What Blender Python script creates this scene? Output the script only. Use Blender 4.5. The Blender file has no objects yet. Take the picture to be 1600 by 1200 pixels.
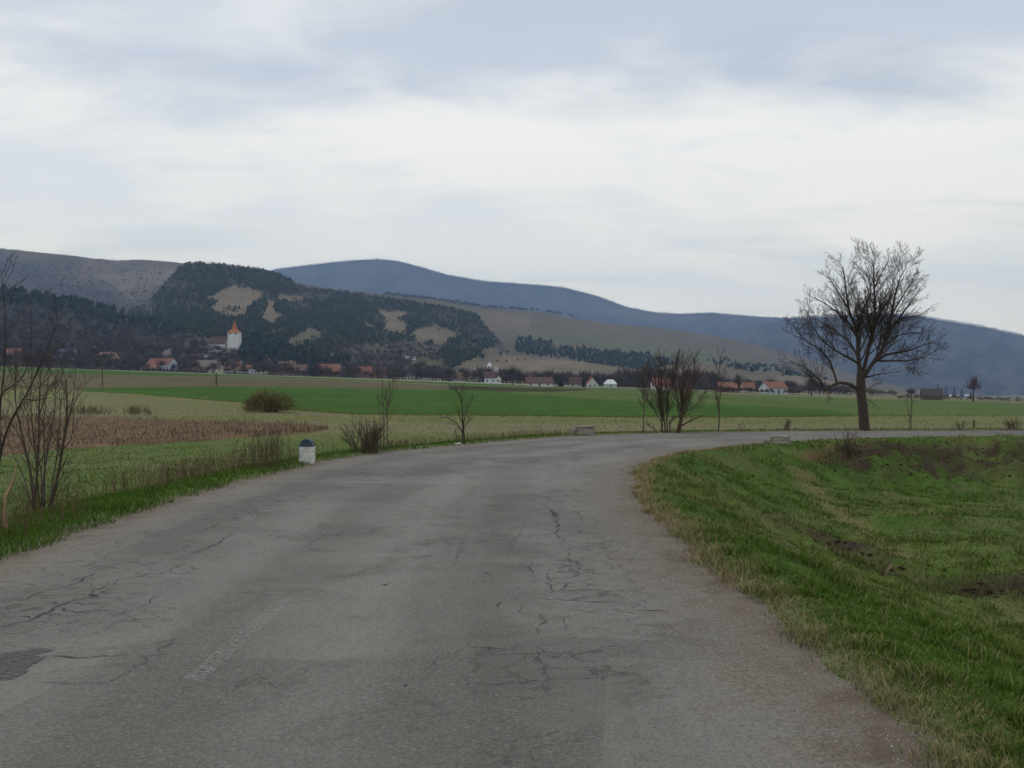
import bpy, math, random
import numpy as np
from mathutils import Vector
from mathutils.bvhtree import BVHTree

R = math.radians
rnd = random.Random(7)
rng = np.random.default_rng(11)
scene = bpy.context.scene
COL = scene.collection
F = 1537.0           # focal length in pixels of the 1600 px wide photograph
EYE = 2.0

# ------------------------------------------------------------------ camera
cam_d = bpy.data.cameras.new('camera')
cam = bpy.data.objects.new('camera', cam_d)
COL.objects.link(cam)
cam.location = (0, 0, EYE)
cam.rotation_euler = (R(90), 0, 0)
cam_d.sensor_width = 36.0
cam_d.lens = 36.0 * F / 1600.0
cam_d.clip_start = 0.1
cam_d.clip_end = 40000
scene.camera = cam

# ------------------------------------------------------------------ world
SUN_EL, SUN_AZ = 42.0, -60.0      # azimuth measured from +Y, negative = left
world = bpy.data.worlds.new('World')
scene.world = world
world.use_nodes = True
wt = world.node_tree
wt.nodes.clear()
def wn(t, **k):
    n = wt.nodes.new(t)
    for a, b in k.items():
        setattr(n, a, b)
    return n
def wl(a, b): wt.links.new(a, b)
def wmath(op, a, b=None, clamp=False):
    n = wn('ShaderNodeMath', operation=op); n.use_clamp = clamp
    for i, v in enumerate((a, b)):
        if v is None: continue
        if isinstance(v, (int, float)): n.inputs[i].default_value = v
        else: wl(v, n.inputs[i])
    return n.outputs[0]
out = wn('ShaderNodeOutputWorld')
bg = wn('ShaderNodeBackground')
sky = wn('ShaderNodeTexSky', sky_type='NISHITA')
sky.sun_disc = False
sky.sun_elevation = R(SUN_EL)
sky.sun_rotation = R(SUN_AZ)
sky.dust_density = 2.0
tc = wn('ShaderNodeTexCoord')
sep = wn('ShaderNodeSeparateXYZ'); wl(tc.outputs['Generated'], sep.inputs[0])
zz = wmath('MAXIMUM', sep.outputs[2], 0.0)
den = wmath('ADD', zz, 0.20)
px_ = wmath('DIVIDE', sep.outputs[0], den)
py_ = wmath('DIVIDE', sep.outputs[1], den)
comb = wn('ShaderNodeCombineXYZ'); wl(px_, comb.inputs[0]); wl(py_, comb.inputs[1])
def wnoise(scale, detail, rough, dist, off, sx=1.0, sy=1.0):
    mp = wn('ShaderNodeMapping'); mp.inputs['Location'].default_value = off
    mp.inputs['Scale'].default_value = (sx, sy, 1)
    wl(comb.outputs[0], mp.inputs[0])
    n = wn('ShaderNodeTexNoise'); wl(mp.outputs[0], n.inputs['Vector'])
    n.inputs['Scale'].default_value = scale; n.inputs['Detail'].default_value = detail
    n.inputs['Roughness'].default_value = rough; n.inputs['Distortion'].default_value = dist
    return n.outputs[0]
def wramp(fac, stops):
    r = wn('ShaderNodeValToRGB'); wl(fac, r.inputs[0])
    el = r.color_ramp.elements
    while len(el) < len(stops): el.new(0.5)
    for e, (p, c) in zip(el, stops):
        e.position = p; e.color = c if len(c) == 4 else (*c, 1)
    r.color_ramp.interpolation = 'EASE'
    return r.outputs[0]
def wmix(f, a, b, mode='MIX'):
    m = wn('ShaderNodeMix', data_type='RGBA', blend_type=mode)
    if isinstance(f, (int, float)): m.inputs[0].default_value = f
    else: wl(f, m.inputs[0])
    for i, v in ((6, a), (7, b)):
        if isinstance(v, tuple): m.inputs[i].default_value = (*v, 1)
        else: wl(v, m.inputs[i])
    return m.outputs[2]
big = wnoise(1.15, 6.0, 0.52, 0.35, (3.1, 7.7, 0.3), 0.9, 1.15)
fine = wnoise(3.4, 7.0, 0.55, 0.5, (9.3, 1.2, 2.0), 0.85, 1.2)
blueq = wnoise(2.0, 4.0, 0.5, 0.4, (21.3, 4.2, 5.0), 0.5, 1.6)
# bright thin layer, greyer thick patches, thin blue-ish gaps
elev = wmath('MULTIPLY', zz, 1.0)
thin = wramp(elev, [(0.0, (1.50, 1.38, 1.08)), (0.10, (1.34, 1.27, 1.06)), (0.22, (1.13, 1.10, 1.00)), (0.36, (0.90, 0.91, 0.91)), (1.0, (0.78, 0.80, 0.83))])
thick = wramp(elev, [(0.0, (1.30, 1.23, 1.04)), (0.12, (1.10, 1.10, 1.02)), (0.20, (0.88, 0.92, 0.93)), (0.30, (0.65, 0.70, 0.78)), (0.40, (0.57, 0.62, 0.70)), (1.0, (0.53, 0.57, 0.64))])
msum = wmath('ADD', wmath('MULTIPLY', big, 0.72), wmath('MULTIPLY', fine, 0.28))
msum = wmath('ADD', msum, wramp(elev, [(0.0, (0.0,)*3), (0.20, (0.0,)*3), (0.30, (0.055,)*3), (1.0, (0.055,)*3)]))
mask = wramp(msum, [(0.42, (0, 0, 0)), (0.60, (1, 1, 1))])
maskel = wmath('MULTIPLY', mask, wramp(elev, [(0.0, (0.35,)*3), (0.18, (0.75,)*3), (0.27, (1.0,)*3)]))
cloud = wmix(maskel, thin, thick)
nish = wmix(1.0, sky.outputs[0], (0.10, 0.10, 0.10), 'MULTIPLY')
gap = wmath('MULTIPLY', wramp(blueq, [(0.52, (0, 0, 0)), (0.72, (1, 1, 1))]), 0.22)
final = wmix(gap, cloud, nish)
wl(final, bg.inputs[0])
bg.inputs[1].default_value = 1.06
wl(bg.outputs[0], out.inputs[0])

# ------------------------------------------------------------------ sun (behind the cloud)
sun_d = bpy.data.lights.new('sun', 'SUN')
sun_d.energy = 1.1
sun_d.angle = R(20)
sun_d.color = (1.0, 0.93, 0.82)
sun = bpy.data.objects.new('sun', sun_d)
COL.objects.link(sun)
sdir = Vector((math.sin(R(SUN_AZ)) * math.cos(R(SUN_EL)), math.cos(R(SUN_AZ)) * math.cos(R(SUN_EL)), math.sin(R(SUN_EL))))
sun.rotation_euler = sdir.to_track_quat('Z', 'Y').to_euler()
sun.location = (-30, 0, 60)

# ------------------------------------------------------------------ exposure, render settings
vs = scene.view_settings
vs.view_transform = 'Standard'; vs.look = 'None'; vs.exposure = 0.0; vs.gamma = 1.0
vs.use_curve_mapping = False
cy = scene.cycles
cy.use_denoising = True
cy.max_bounces = 4
cy.diffuse_bounces = 2
cy.glossy_bounces = 1
cy.transmission_bounces = 1
cy.caustics_reflective = False
cy.caustics_refractive = False
cy.volume_bounces = 0
cy.transparent_max_bounces = 8
cy.use_adaptive_sampling = True
cy.adaptive_threshold = 0.03

# ================================================================== helpers
def tag(o, label=None, cat=None, group=None, kind=None):
    if label: o['label'] = label
    if cat: o['category'] = cat
    if group: o['group'] = group
    if kind: o['kind'] = kind
    return o
def empty(name, loc=(0, 0, 0), rz=0.0):
    o = bpy.data.objects.new(name, None)
    o.location = loc; o.rotation_euler = (0, 0, rz)
    o.empty_display_size = 0.2
    COL.objects.link(o)
    return o
def npmesh(name, V, faces, mat, parent=None, col=None, smooth=False, uv=None):
    """V (n,3); faces (m,k) array of one polygon size, or a list of lists."""
    me = bpy.data.meshes.new(name)
    V = np.asarray(V, dtype=np.float32)
    if isinstance(faces, np.ndarray):
        m, k = faces.shape
        me.vertices.add(len(V)); me.vertices.foreach_set('co', V.ravel())
        me.loops.add(m * k); me.loops.foreach_set('vertex_index', faces.astype(np.int32).ravel())
        me.polygons.add(m)
        me.polygons.foreach_set('loop_start', np.arange(0, m * k, k, dtype=np.int32))
        me.update(calc_edges=True)
    else:
        me.from_pydata(V.tolist(), [], [list(f) for f in faces])
        me.update()
    if smooth:
        me.polygons.foreach_set('use_smooth', np.ones(len(me.polygons), dtype=bool))
    if col is not None:
        a = me.attributes.new('Col', 'FLOAT_COLOR', 'POINT')
        c = np.ones((len(V), 4), dtype=np.float32); c[:, :3] = col
        a.data.foreach_set('color', c.ravel())
    if uv is not None:
        l = me.uv_layers.new(name='UVMap')
        idx = np.empty(len(me.loops), dtype=np.int32); me.loops.foreach_get('vertex_index', idx)
        l.data.foreach_set('uv', np.asarray(uv, dtype=np.float32)[idx].ravel())
    if mat: me.materials.append(mat)
    o = bpy.data.objects.new(name, me)
    COL.objects.link(o)
    if parent: o.parent = parent
    return o

class MB:
    def __init__(s): s.v = []; s.f = []
    def add(s, vs_, fs):
        b = len(s.v); s.v.extend([tuple(p) for p in vs_]); s.f.extend([[b + i for i in f] for f in fs]); return s
    def box(s, x0, x1, y0, y1, z0, z1):
        return s.add([(x0,y0,z0),(x1,y0,z0),(x1,y1,z0),(x0,y1,z0),(x0,y0,z1),(x1,y0,z1),(x1,y1,z1),(x0,y1,z1)],
                     [(3,2,1,0),(4,5,6,7),(0,1,5,4),(1,2,6,5),(2,3,7,6),(3,0,4,7)])
    def tube(s, pts, rad, n=5, cap=True):
        pts = [Vector(p) for p in pts]
        b = len(s.v)
        u = None
        for i, p in enumerate(pts):
            d = (pts[min(i+1, len(pts)-1)] - pts[max(i-1, 0)])
            if d.length < 1e-7: d = Vector((0, 0, 1))
            d.normalize()
            if u is None:
                u = d.orthogonal().normalized()
            else:
                u = (u - d * u.dot(d))
                u = u.normalized() if u.length > 1e-6 else d.orthogonal().normalized()
            w = d.cross(u)
            for k in range(n):
                a = 2 * math.pi * k / n
                q = p + (u * math.cos(a) + w * math.sin(a)) * rad[i]
                s.v.append((q.x, q.y, q.z))
        for i in range(len(pts) - 1):
            for k in range(n):
                k2 = (k + 1) % n
                s.f.append([b+i*n+k, b+i*n+k2, b+(i+1)*n+k2, b+(i+1)*n+k])
        if cap:
            s.f.append([b + k for k in range(n)][::-1])
            e = b + (len(pts)-1)*n
            s.f.append([e + k for k in range(n)])
        return s
    def build(s, name, mat, parent=None, smooth=False, col=None):
        return npmesh(name, np.array(s.v, dtype=np.float32), s.f, mat, parent, col=col, smooth=smooth)

# ---- numpy noise
def _hash(ix, iy, seed):
    h = (ix.astype(np.int64) * 374761393 + iy.astype(np.int64) * 668265263 + seed * 1442695041) & 0x7fffffff
    h = ((h ^ (h >> 13)) * 1274126177) & 0x7fffffff
    return ((h ^ (h >> 16)) & 0xffff) / 65535.0
def vnoise(x, y, seed=0):
    ix = np.floor(x); iy = np.floor(y)
    fx = x - ix; fy = y - iy
    fx = fx*fx*(3-2*fx); fy = fy*fy*(3-2*fy)
    a = _hash(ix, iy, seed); b = _hash(ix+1, iy, seed); c = _hash(ix, iy+1, seed); d = _hash(ix+1, iy+1, seed)
    return (a*(1-fx)+b*fx)*(1-fy) + (c*(1-fx)+d*fx)*fy
def fbm(x, y, seed=0, octv=4):
    x = np.asarray(x, dtype=float); y = np.asarray(y, dtype=float)
    t = 0; a = 0.5; n = 0
    for i in range(octv):
        t = t + a * vnoise(x * 2**i + 17.3*i, y * 2**i - 9.1*i, seed + i); n += a; a *= 0.5
    return t / n            # 0..1
def sst(a, b, x):
    t = np.clip((np.asarray(x, dtype=float) - a) / (b - a), 0, 1)
    return t*t*(3-2*t)
def lerp3(a, b, t):
    return np.asarray(a) * (1 - t[..., None]) + np.asarray(b) * t[..., None]
def pip(px, py, poly):
    px = np.asarray(px, float); py = np.asarray(py, float)
    inside = np.zeros(px.shape, bool)
    n = len(poly); j = n - 1
    for i in range(n):
        xi, yi = poly[i]; xj, yj = poly[j]
        c = ((yi > py) != (yj > py)) & (px < (xj-xi)*(py-yi)/((yj-yi) + 1e-12) + xi)
        inside ^= c; j = i
    return inside

# ================================================================== materials
MATS = {}
def pmat(name, color, rough=0.9, spec=0.2, var=0.15, scale=2.0, bump=0.0, vcol=False, fine=None, metallic=0.0):
    """procedural principled material: colour (or the Col attribute) varied by noise at two scales, plus relief"""
    m = bpy.data.materials.new(name); m.use_nodes = True
    nt = m.node_tree; N = nt.nodes; L = nt.links
    b = N['Principled BSDF']
    b.inputs['Roughness'].default_value = rough
    b.inputs['Specular IOR Level'].default_value = spec
    b.inputs['Metallic'].default_value = metallic
    g = N.new('ShaderNodeNewGeometry')
    n1 = N.new('ShaderNodeTexNoise'); n1.inputs['Scale'].default_value = scale
    n1.inputs['Detail'].default_value = 5.0; n1.inputs['Roughness'].default_value = 0.62
    L.new(g.outputs['Position'], n1.inputs['Vector'])
    mr = N.new('ShaderNodeMapRange'); L.new(n1.outputs[0], mr.inputs[0])
    mr.inputs[1].default_value = 0.25; mr.inputs[2].default_value = 0.75
    mr.inputs[3].default_value = 1 - var; mr.inputs[4].default_value = 1 + var
    fac = mr.outputs[0]
    if fine:
        n2 = N.new('ShaderNodeTexNoise'); n2.inputs['Scale'].default_value = fine[0]
        n2.inputs['Detail'].default_value = 3.0
        L.new(g.outputs['Position'], n2.inputs['Vector'])
        m2 = N.new('ShaderNodeMapRange'); L.new(n2.outputs[0], m2.inputs[0])
        m2.inputs[1].default_value = 0.3; m2.inputs[2].default_value = 0.7
        m2.inputs[3].default_value = 1 - fine[1]; m2.inputs[4].default_value = 1 + fine[1]
        mm = N.new('ShaderNodeMath'); mm.operation = 'MULTIPLY'
        L.new(fac, mm.inputs[0]); L.new(m2.outputs[0], mm.inputs[1]); fac = mm.outputs[0]
    mx = N.new('ShaderNodeVectorMath'); mx.operation = 'SCALE'
    if vcol:
        at = N.new('ShaderNodeAttribute'); at.attribute_name = 'Col'
        L.new(at.outputs['Color'], mx.inputs[0])
    else:
        mx.inputs[0].default_value = color
    L.new(fac, mx.inputs['Scale'])
    L.new(mx.outputs[0], b.inputs['Base Color'])
    if bump:
        bp = N.new('ShaderNodeBump'); bp.inputs['Strength'].default_value = bump
        bp.inputs['Distance'].default_value = 0.05
        L.new(n1.outputs[0], bp.inputs['Height']); L.new(bp.outputs[0], b.inputs['Normal'])
    MATS[name] = m
    return m

M_ground = pmat('ground_turf', None, 0.95, 0.1, 0.22, 1.3, 0.5, vcol=True, fine=(22, 0.30))
M_hill = pmat('hillside', None, 0.95, 0.05, 0.18, 0.012, 0.0, vcol=True, fine=(0.09, 0.16))
M_veg = pmat('leafage', None, 0.9, 0.1, 0.12, 0.3, 0.0, vcol=True)
M_bark = pmat('bark', (0.060, 0.047, 0.038), 0.9, 0.15, 0.3, 9.0, 0.6)
M_bark2 = pmat('bark_grey_brown', (0.085, 0.062, 0.050), 0.9, 0.15, 0.3, 12.0, 0.5)
M_barkred = pmat('bark_reddish', (0.092, 0.062, 0.048), 0.9, 0.15, 0.3, 14.0, 0.4)
M_pale = pmat('split_wood', (0.30, 0.20, 0.13), 0.9, 0.15, 0.25, 10.0, 0.4)
M_willow = pmat('willow_twig', (0.150, 0.110, 0.045), 0.9, 0.15, 0.3, 3.0, 0.0)
M_wheat = pmat('young_wheat', (0.040, 0.094, 0.010), 0.95, 0.05, 0.22, 0.035, 0.0, fine=(0.35, 0.20))
M_plough = pmat('ploughed_earth', (0.102, 0.090, 0.046), 0.95, 0.05, 0.22, 0.02, 0.0, fine=(0.4, 0.16))
M_olive = pmat('old_pasture', (0.078, 0.114, 0.026), 0.95, 0.05, 0.28, 0.03, 0.0, fine=(0.3, 0.22))
M_track = pmat('farm_track_dirt', (0.36, 0.34, 0.24), 0.95, 0.05, 0.2, 0.1, 0.0)
M_corn = pmat('maize_stubble_soil', (0.140, 0.092, 0.055), 0.95, 0.05, 0.45, 0.55, 0.4, fine=(5, 0.35))
M_concrete = pmat('old_concrete', (0.28, 0.255, 0.215), 0.92, 0.2, 0.3, 4.0, 0.5, fine=(40, 0.2))
M_white = pmat('whitewash', (0.66, 0.66, 0.63), 0.85, 0.2, 0.10, 0.5, 0.0, fine=(2.5, 0.06))
M_stonewhite = pmat('chipped_white_paint', (0.62, 0.61, 0.57), 0.8, 0.3, 0.32, 11.0, 0.4, fine=(45, 0.25))
M_stoneblue = pmat('blue_paint', (0.030, 0.062, 0.095), 0.6, 0.4, 0.25, 9.0, 0.2)
M_glass = pmat('dark_window_glass', (0.03, 0.035, 0.045), 0.2, 0.5, 0.1, 1.0)
M_wood = pmat('weathered_wood', (0.11, 0.085, 0.065), 0.9, 0.15, 0.2, 3.0)
M_yellow = pmat('yellow_paint', (0.30, 0.25, 0.12), 0.6, 0.3, 0.1, 3.0)
M_paper = pmat('white_paper', (0.75, 0.75, 0.73), 0.8, 0.2, 0.05, 9.0)
def wallmat(name, c): return pmat(name, c, 0.9, 0.15, 0.10, 0.5, 0.0, fine=(3, 0.06))
def roofmat(name, c): return pmat(name, c, 0.85, 0.2, 0.18, 0.4, 0.0, fine=(4, 0.18))
WALLC = {'white': wallmat('wall_white', (0.56, 0.56, 0.53)), 'cream': wallmat('wall_cream', (0.52, 0.49, 0.39)),
         'pale': wallmat('wall_pale_blue', (0.46, 0.52, 0.56)), 'grey': wallmat('wall_grey', (0.36, 0.35, 0.33)),
         'brick': wallmat('wall_brick', (0.24, 0.12, 0.09)), 'wood': wallmat('wall_boards', (0.10, 0.075, 0.055)),
         'ochre': wallmat('wall_ochre', (0.45, 0.30, 0.16))}
ROOFC = {'red': roofmat('roof_red', (0.215, 0.085, 0.068)), 'orange': roofmat('roof_orange', (0.235, 0.115, 0.075)),
         'brown': roofmat('roof_brown', (0.17, 0.105, 0.078)), 'grey': roofmat('roof_grey_tile', (0.20, 0.165, 0.140)),
         'dark': roofmat('roof_dark', (0.060, 0.050, 0.050)), 'maroon': roofmat('roof_maroon', (0.100, 0.060, 0.056)),
         'white': roofmat('roof_pale_sheet', (0.66, 0.68, 0.68)), 'olive': roofmat('roof_mossy', (0.19, 0.165, 0.085)),
         'blue': roofmat('roof_blue_grey', (0.07, 0.085, 0.13)), 'spire': roofmat('roof_spire_tile', (0.40, 0.140, 0.055))}
#PART2
# ================================================================== road and ground shape
PAIRS = [((-6,-40),(2.25,-40)),((-5.9,-15),(2.25,-15)),((-5.85,0),(2.25,0)),((-5.82,8),(2.24,8)),((-5.78,13),(2.1,12)),((-5.75,17),(2.2,15.4)),
         ((-5.44,21),(2.36,18.6)),((-4.8,25.5),(2.62,21.2)),((-3.74,28.7),(3.08,23.6)),((-2.06,31.7),(3.93,26.3)),
         ((0,34.9),(5.0,28.3)),((2.47,37.7),(6.2,30.1)),((5.13,39.5),(8.7,33.2)),((7.8,40.5),(11.5,35.3)),((12.2,41.6),(14.3,36.6)),
         ((16.4,42.1),(17,37.4)),((21.9,42.3),(22,38)),((30,42.2),(30,37.9)),((50,40.5),(50,36.2)),((80,37),(80,32.8))]
def catmull(P, n):
    P = np.array(P, float); m = len(P)
    Q = np.vstack([2*P[0]-P[1], P, 2*P[-1]-P[-2]])
    outp = []
    for i in range(m-1):
        p0, p1, p2, p3 = Q[i], Q[i+1], Q[i+2], Q[i+3]
        for t in np.linspace(0, 1, n, endpoint=False):
            outp.append(0.5*((2*p1)+(-p0+p2)*t+(2*p0-5*p1+4*p2-p3)*t*t+(-p0+3*p1-3*p2+p3)*t**3))
    outp.append(P[-1])
    return np.array(outp)
LE = catmull([a for a, b in PAIRS], 16)
RE = catmull([b for a, b in PAIRS], 16)
def nudge(E, seed, amp):
    d = np.gradient(E, axis=0); n = np.stack([-d[:, 1], d[:, 0]], 1); n /= np.linalg.norm(n, axis=1)[:, None]
    s = np.r_[0, np.cumsum(np.linalg.norm(np.diff(E, axis=0), axis=1))]
    k = (fbm(s*0.9, s*0+3, seed, 4) - 0.5) * 2 * amp
    return E + n * k[:, None]
LE = nudge(LE, 5, 0.16); RE = nudge(RE, 9, 0.20)
ROADPOLY = [tuple(p) for p in LE] + [tuple(p) for p in RE[::-1]]
def dist_poly(x, y, P):
    P = np.asarray(P, float); A = P[:-1]; D = P[1:]-A; L2 = (D**2).sum(1)+1e-12
    sh = np.shape(x); x = np.ravel(x).astype(np.float32); y = np.ravel(y).astype(np.float32); res = np.empty(x.shape)
    A = A.astype(np.float32); D = D.astype(np.float32); L2 = L2.astype(np.float32)
    for i in range(0, len(x), 2000):
        ex = x[i:i+2000, None]-A[None, :, 0]; ey = y[i:i+2000, None]-A[None, :, 1]
        t = np.clip((ex*D[:, 0]+ey*D[:, 1])/L2, 0, 1)
        ex -= t*D[:, 0]; ey -= t*D[:, 1]
        res[i:i+2000] = np.sqrt((ex*ex+ey*ey).min(1))
    return res.reshape(sh)
RP = np.array(ROADPOLY[::2]); RQ = np.roll(RP, -1, 0)
def in_road(x, y):
    res = np.empty(x.shape, bool)
    sl = (RQ[:, 0]-RP[:, 0])/(RQ[:, 1]-RP[:, 1]+1e-12)
    for i in range(0, len(x), 2000):
        xx = x[i:i+2000, None]; yy = y[i:i+2000, None]
        c = ((RP[:, 1] > yy) != (RQ[:, 1] > yy)) & (xx < sl*(yy-RP[:, 1])+RP[:, 0])
        res[i:i+2000] = c.sum(1) % 2 == 1
    return res
def edges(x, y):
    """distance to the outer edge, to the inner edge, inside-the-road mask"""
    x = np.asarray(x, float); y = np.asarray(y, float)
    near = (np.abs(x) < 95) & (y < 90) & (y > -60)
    dl = np.full(x.shape, 500.0); dr = np.full(x.shape, 900.0); ins = np.zeros(x.shape, bool)
    if near.any():
        xn, yn = x[near], y[near]
        dl[near] = dist_poly(xn, yn, LE[::2]); dr[near] = dist_poly(xn, yn, RE[::2]); ins[near] = in_road(xn, yn)
    far = ~near
    right = far & (x > 0) & (y < 38)
    dl[right], dr[right] = 900.0, 500.0
    return dl, dr, ins
HOLLOW = [(5.5, 20.2), (5.9, 18.6), (6.3, 17.0), (6.9, 16.2), (7.8, 16.3), (9.2, 16.0), (10.4, 16.2)]
def plain(x, y):
    s = sst(22, 170, y)
    xx = np.clip(x, -950, 950)
    return -0.6 - s*0.034*xx + 0.00455*np.clip(y-40, 0, 700)
def ground_z(x, y):
    x = np.asarray(x, float); y = np.asarray(y, float)
    dl, dr, ins = edges(x, y)
    pl = plain(x, y)
    zo = pl*sst(0.2, 5.0, dl) + 0.05*sst(0.05, 0.4, dl)*(1-sst(0.4, 3, dl))
    zo = zo + (fbm(x*0.7, y*0.7, 21, 3)-0.5)*0.16*sst(0.3, 2.0, dl)*(1-sst(60, 120, y))
    zm = -1.35 + (fbm(x*0.12, y*0.12, 4, 2)-0.5)*0.35
    wr = sst(0.2, 1.6, dr)
    zi = zm*sst(0.1, 5.2, dr)**1.0 + 0.05*sst(0.05, 0.4, dr)*(1-sst(0.4, 2, dr))
    zi = zi + (fbm(x*0.55, y*0.55, 31, 3)-0.5)*0.34*wr + (fbm(x*1.9, y*1.9, 33, 3)-0.5)*0.16*wr
    hn = (np.abs(x-8) < 6) & (np.abs(y-18) < 6)
    if hn.any():
        dh = dist_poly(x[hn]+0.5*(fbm(x[hn], y[hn], 77, 3)-0.5), y[hn]+0.9*(fbm(x[hn]*1.1, y[hn]*1.1, 78, 3)-0.5), HOLLOW)
        zi[hn] += -0.44*np.exp(-(dh/0.42)**2) + 0.15*np.exp(-((dh-0.85)/0.35)**2)
    eb = sst(29, 32, y)*sst(8, 11, x)*sst(.9, 1.8, dr)*(1-sst(3.6, 5.2, dr))
    zi = zi + eb*((fbm(x*0.9, y*1.4, 35, 4)-0.5)*1.1+(fbm(x*3.0, y*3.0, 36, 2)-0.5)*0.35)
    far = sst(60, 130, np.hypot(x, y))
    inner = dr < dl
    z = np.where(inner, zi*(1-far)+pl*far, zo)
    z = np.where(ins, np.where(np.minimum(dl, dr) < 0.15, -0.015, -0.09), z)
    return z
# ---- ground sheet
def graded(a, b, step, lo, hi, grow):
    c = list(np.arange(a, b+1e-6, step))
    s = step
    up = [c[-1]]
    while up[-1] < hi: s *= grow; up.append(up[-1]+s)
    s = step; dn = [c[0]]
    while dn[-1] > lo: s *= grow; dn.append(dn[-1]-s)
    up[-1] = hi; dn[-1] = lo
    return np.array(dn[1:][::-1] + c + up[1:])
gx = graded(-15, 24, 0.22, -8200, 8200, 1.11)
gy = graded(3.6, 46, 0.22, -1500, 7400, 1.07)
GX, GY = np.meshgrid(gx, gy)
GZ = ground_z(GX, GY)
def ground_i(x, y):
    """height of the built ground sheet"""
    x = np.asarray(x, float); y = np.asarray(y, float)
    i = np.clip(np.searchsorted(gx, x)-1, 0, len(gx)-2); j = np.clip(np.searchsorted(gy, y)-1, 0, len(gy)-2)
    u = (x-gx[i])/(gx[i+1]-gx[i]); v = (y-gy[j])/(gy[j+1]-gy[j])
    return (GZ[j, i]*(1-u)+GZ[j, i+1]*u)*(1-v)+(GZ[j+1, i]*(1-u)+GZ[j+1, i+1]*u)*v
_Y = np.r_[np.geomspace(3.0, 60.0, 220), np.geomspace(60.5, 6000.0, 500)]
def at(px, py):
    """where the sight line through a photograph pixel meets the open ground"""
    k = (px-800)/F; s = (600-py)/F
    Yc = _Y if py > 640 else _Y[200:]
    g = ground_i(k*Yc, Yc)
    d = (EYE + s*Yc) - g
    i = np.where(d <= 0)[0]
    if len(i) == 0:
        i = len(Yc)-1
        return (k*Yc[i], Yc[i], float(g[i]))
    i = i[0]
    if i == 0: yy = Yc[0]
    else:
        t = d[i-1]/(d[i-1]-d[i]+1e-12); yy = Yc[i-1]+t*(Yc[i]-Yc[i-1])
    return (k*yy, yy, float(ground_i(np.array([k*yy]), np.array([yy]))[0]))
def gz(x, y): return float(ground_i(np.array([x]), np.array([y]))[0])
def onroad(px, py): return ((px-800)/F*(EYE*F/(py-600)), EYE*F/(py-600))

# ---- ground sheet colours
dl, dr, ins = edges(GX, GY)
n1 = fbm(GX*0.35, GY*0.35, 51, 4); n2 = fbm(GX*1.3, GY*1.3, 52, 3); n3 = fbm(GX*0.05, GY*0.05, 53, 3); n4 = fbm(GX*0.9, GY*0.9, 54, 3)
lush = np.array((0.060, 0.108, 0.018)); meadow = np.array((0.082, 0.118, 0.026)); straw = np.array((0.165, 0.150, 0.076)); dry = np.array((0.20, 0.145, 0.075))
soil = np.array((0.052, 0.036, 0.024)); olive = np.array((0.125, 0.135, 0.040)); dirt = np.array((0.17, 0.135, 0.10))
Cg = lerp3(meadow, straw, sst(0.50, 0.75, n1)*0.35)
farw = sst(36, 52, GY + 0.25*GX + 8*(n3-0.5))          # paler grass beyond the bend
Cg = Cg*(1-farw[..., None]) + lerp3(straw*0.92, olive, sst(0.40, 0.62, fbm(GX*0.015, GY*0.12, 58, 3)))*farw[..., None]
vw = (1-sst(1.0, 2.2, dl + 1.4*(n1-0.5)))
Cg = Cg*(1-vw[..., None]) + lerp3(lush, meadow, sst(.4, .7, n2))*vw[..., None]
bw = sst(1.3, 2.0, dl+(n1-.5))*(1-sst(2.4, 3.6, dl+(n1-.5)))*sst(0.35, 0.6, n4)*0.7
Cg = Cg*(1-bw[..., None]) + dry*bw[..., None]
Ci = lerp3(lush, meadow, sst(0.42, 0.66, n1)); Ci = lerp3(Ci, straw*0.8, sst(0.56, 0.76, n4)*0.6) if False else Ci*(1-(sst(0.56, 0.76, n4)*0.4)[..., None]) + (straw*0.8)*(sst(0.56, 0.76, n4)*0.4)[..., None]
dh = np.full(GX.shape, 99.0)
hn = (np.abs(GX-8) < 6) & (np.abs(GY-18) < 6)
dh[hn] = dist_poly(GX[hn], GY[hn], HOLLOW)
sm = (1-sst(0.45, 1.1, dh+1.3*(n2-0.5)))
bank = sst(29, 32, GY)*sst(9, 11.5, GX)*sst(0.9, 1.5, dr)*(1-sst(3.0, 4.2, dr))*sst(0.42, 0.52, 0.6*fbm(GX*0.35, GY*0.8, 61, 3)+0.4*fbm(GX*2.2, GY*2.6, 62, 3))
sm = np.clip(sm + bank, 0, 1)*(0.45+0.55*sst(.35, .55, fbm(GX*3.1, GY*3.1, 63, 3)))
tw = np.exp(-(dist_poly(GX, GY, [(8.6, 29), (8.1, 24), (7.6, 19.6)])/0.45)**2)*0.6
Ci = Ci*(1-tw[..., None]) + dry*tw[..., None]
Ci = Ci*(1-sm[..., None]) + soil*sm[..., None]
Cg = np.where((dr < dl)[..., None] & (np.hypot(GX, GY) < 130)[..., None], Ci, Cg)
ew = 1-sst(0.0, 0.35, np.minimum(dl, dr) + 0.3*(n2-0.5))
Cg = Cg*(1-ew[..., None]) + dirt*ew[..., None]
ny, nx = GX.shape
ii = np.arange(ny*nx).reshape(ny, nx)
gf = np.stack([ii[:-1, :-1], ii[:-1, 1:], ii[1:, 1:], ii[1:, :-1]], -1).reshape(-1, 4)
ground = npmesh('ground', np.stack([GX, GY, GZ], -1).reshape(-1, 3), gf, M_ground, col=Cg.reshape(-1, 3), smooth=True)
tag(ground, kind='structure')

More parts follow.
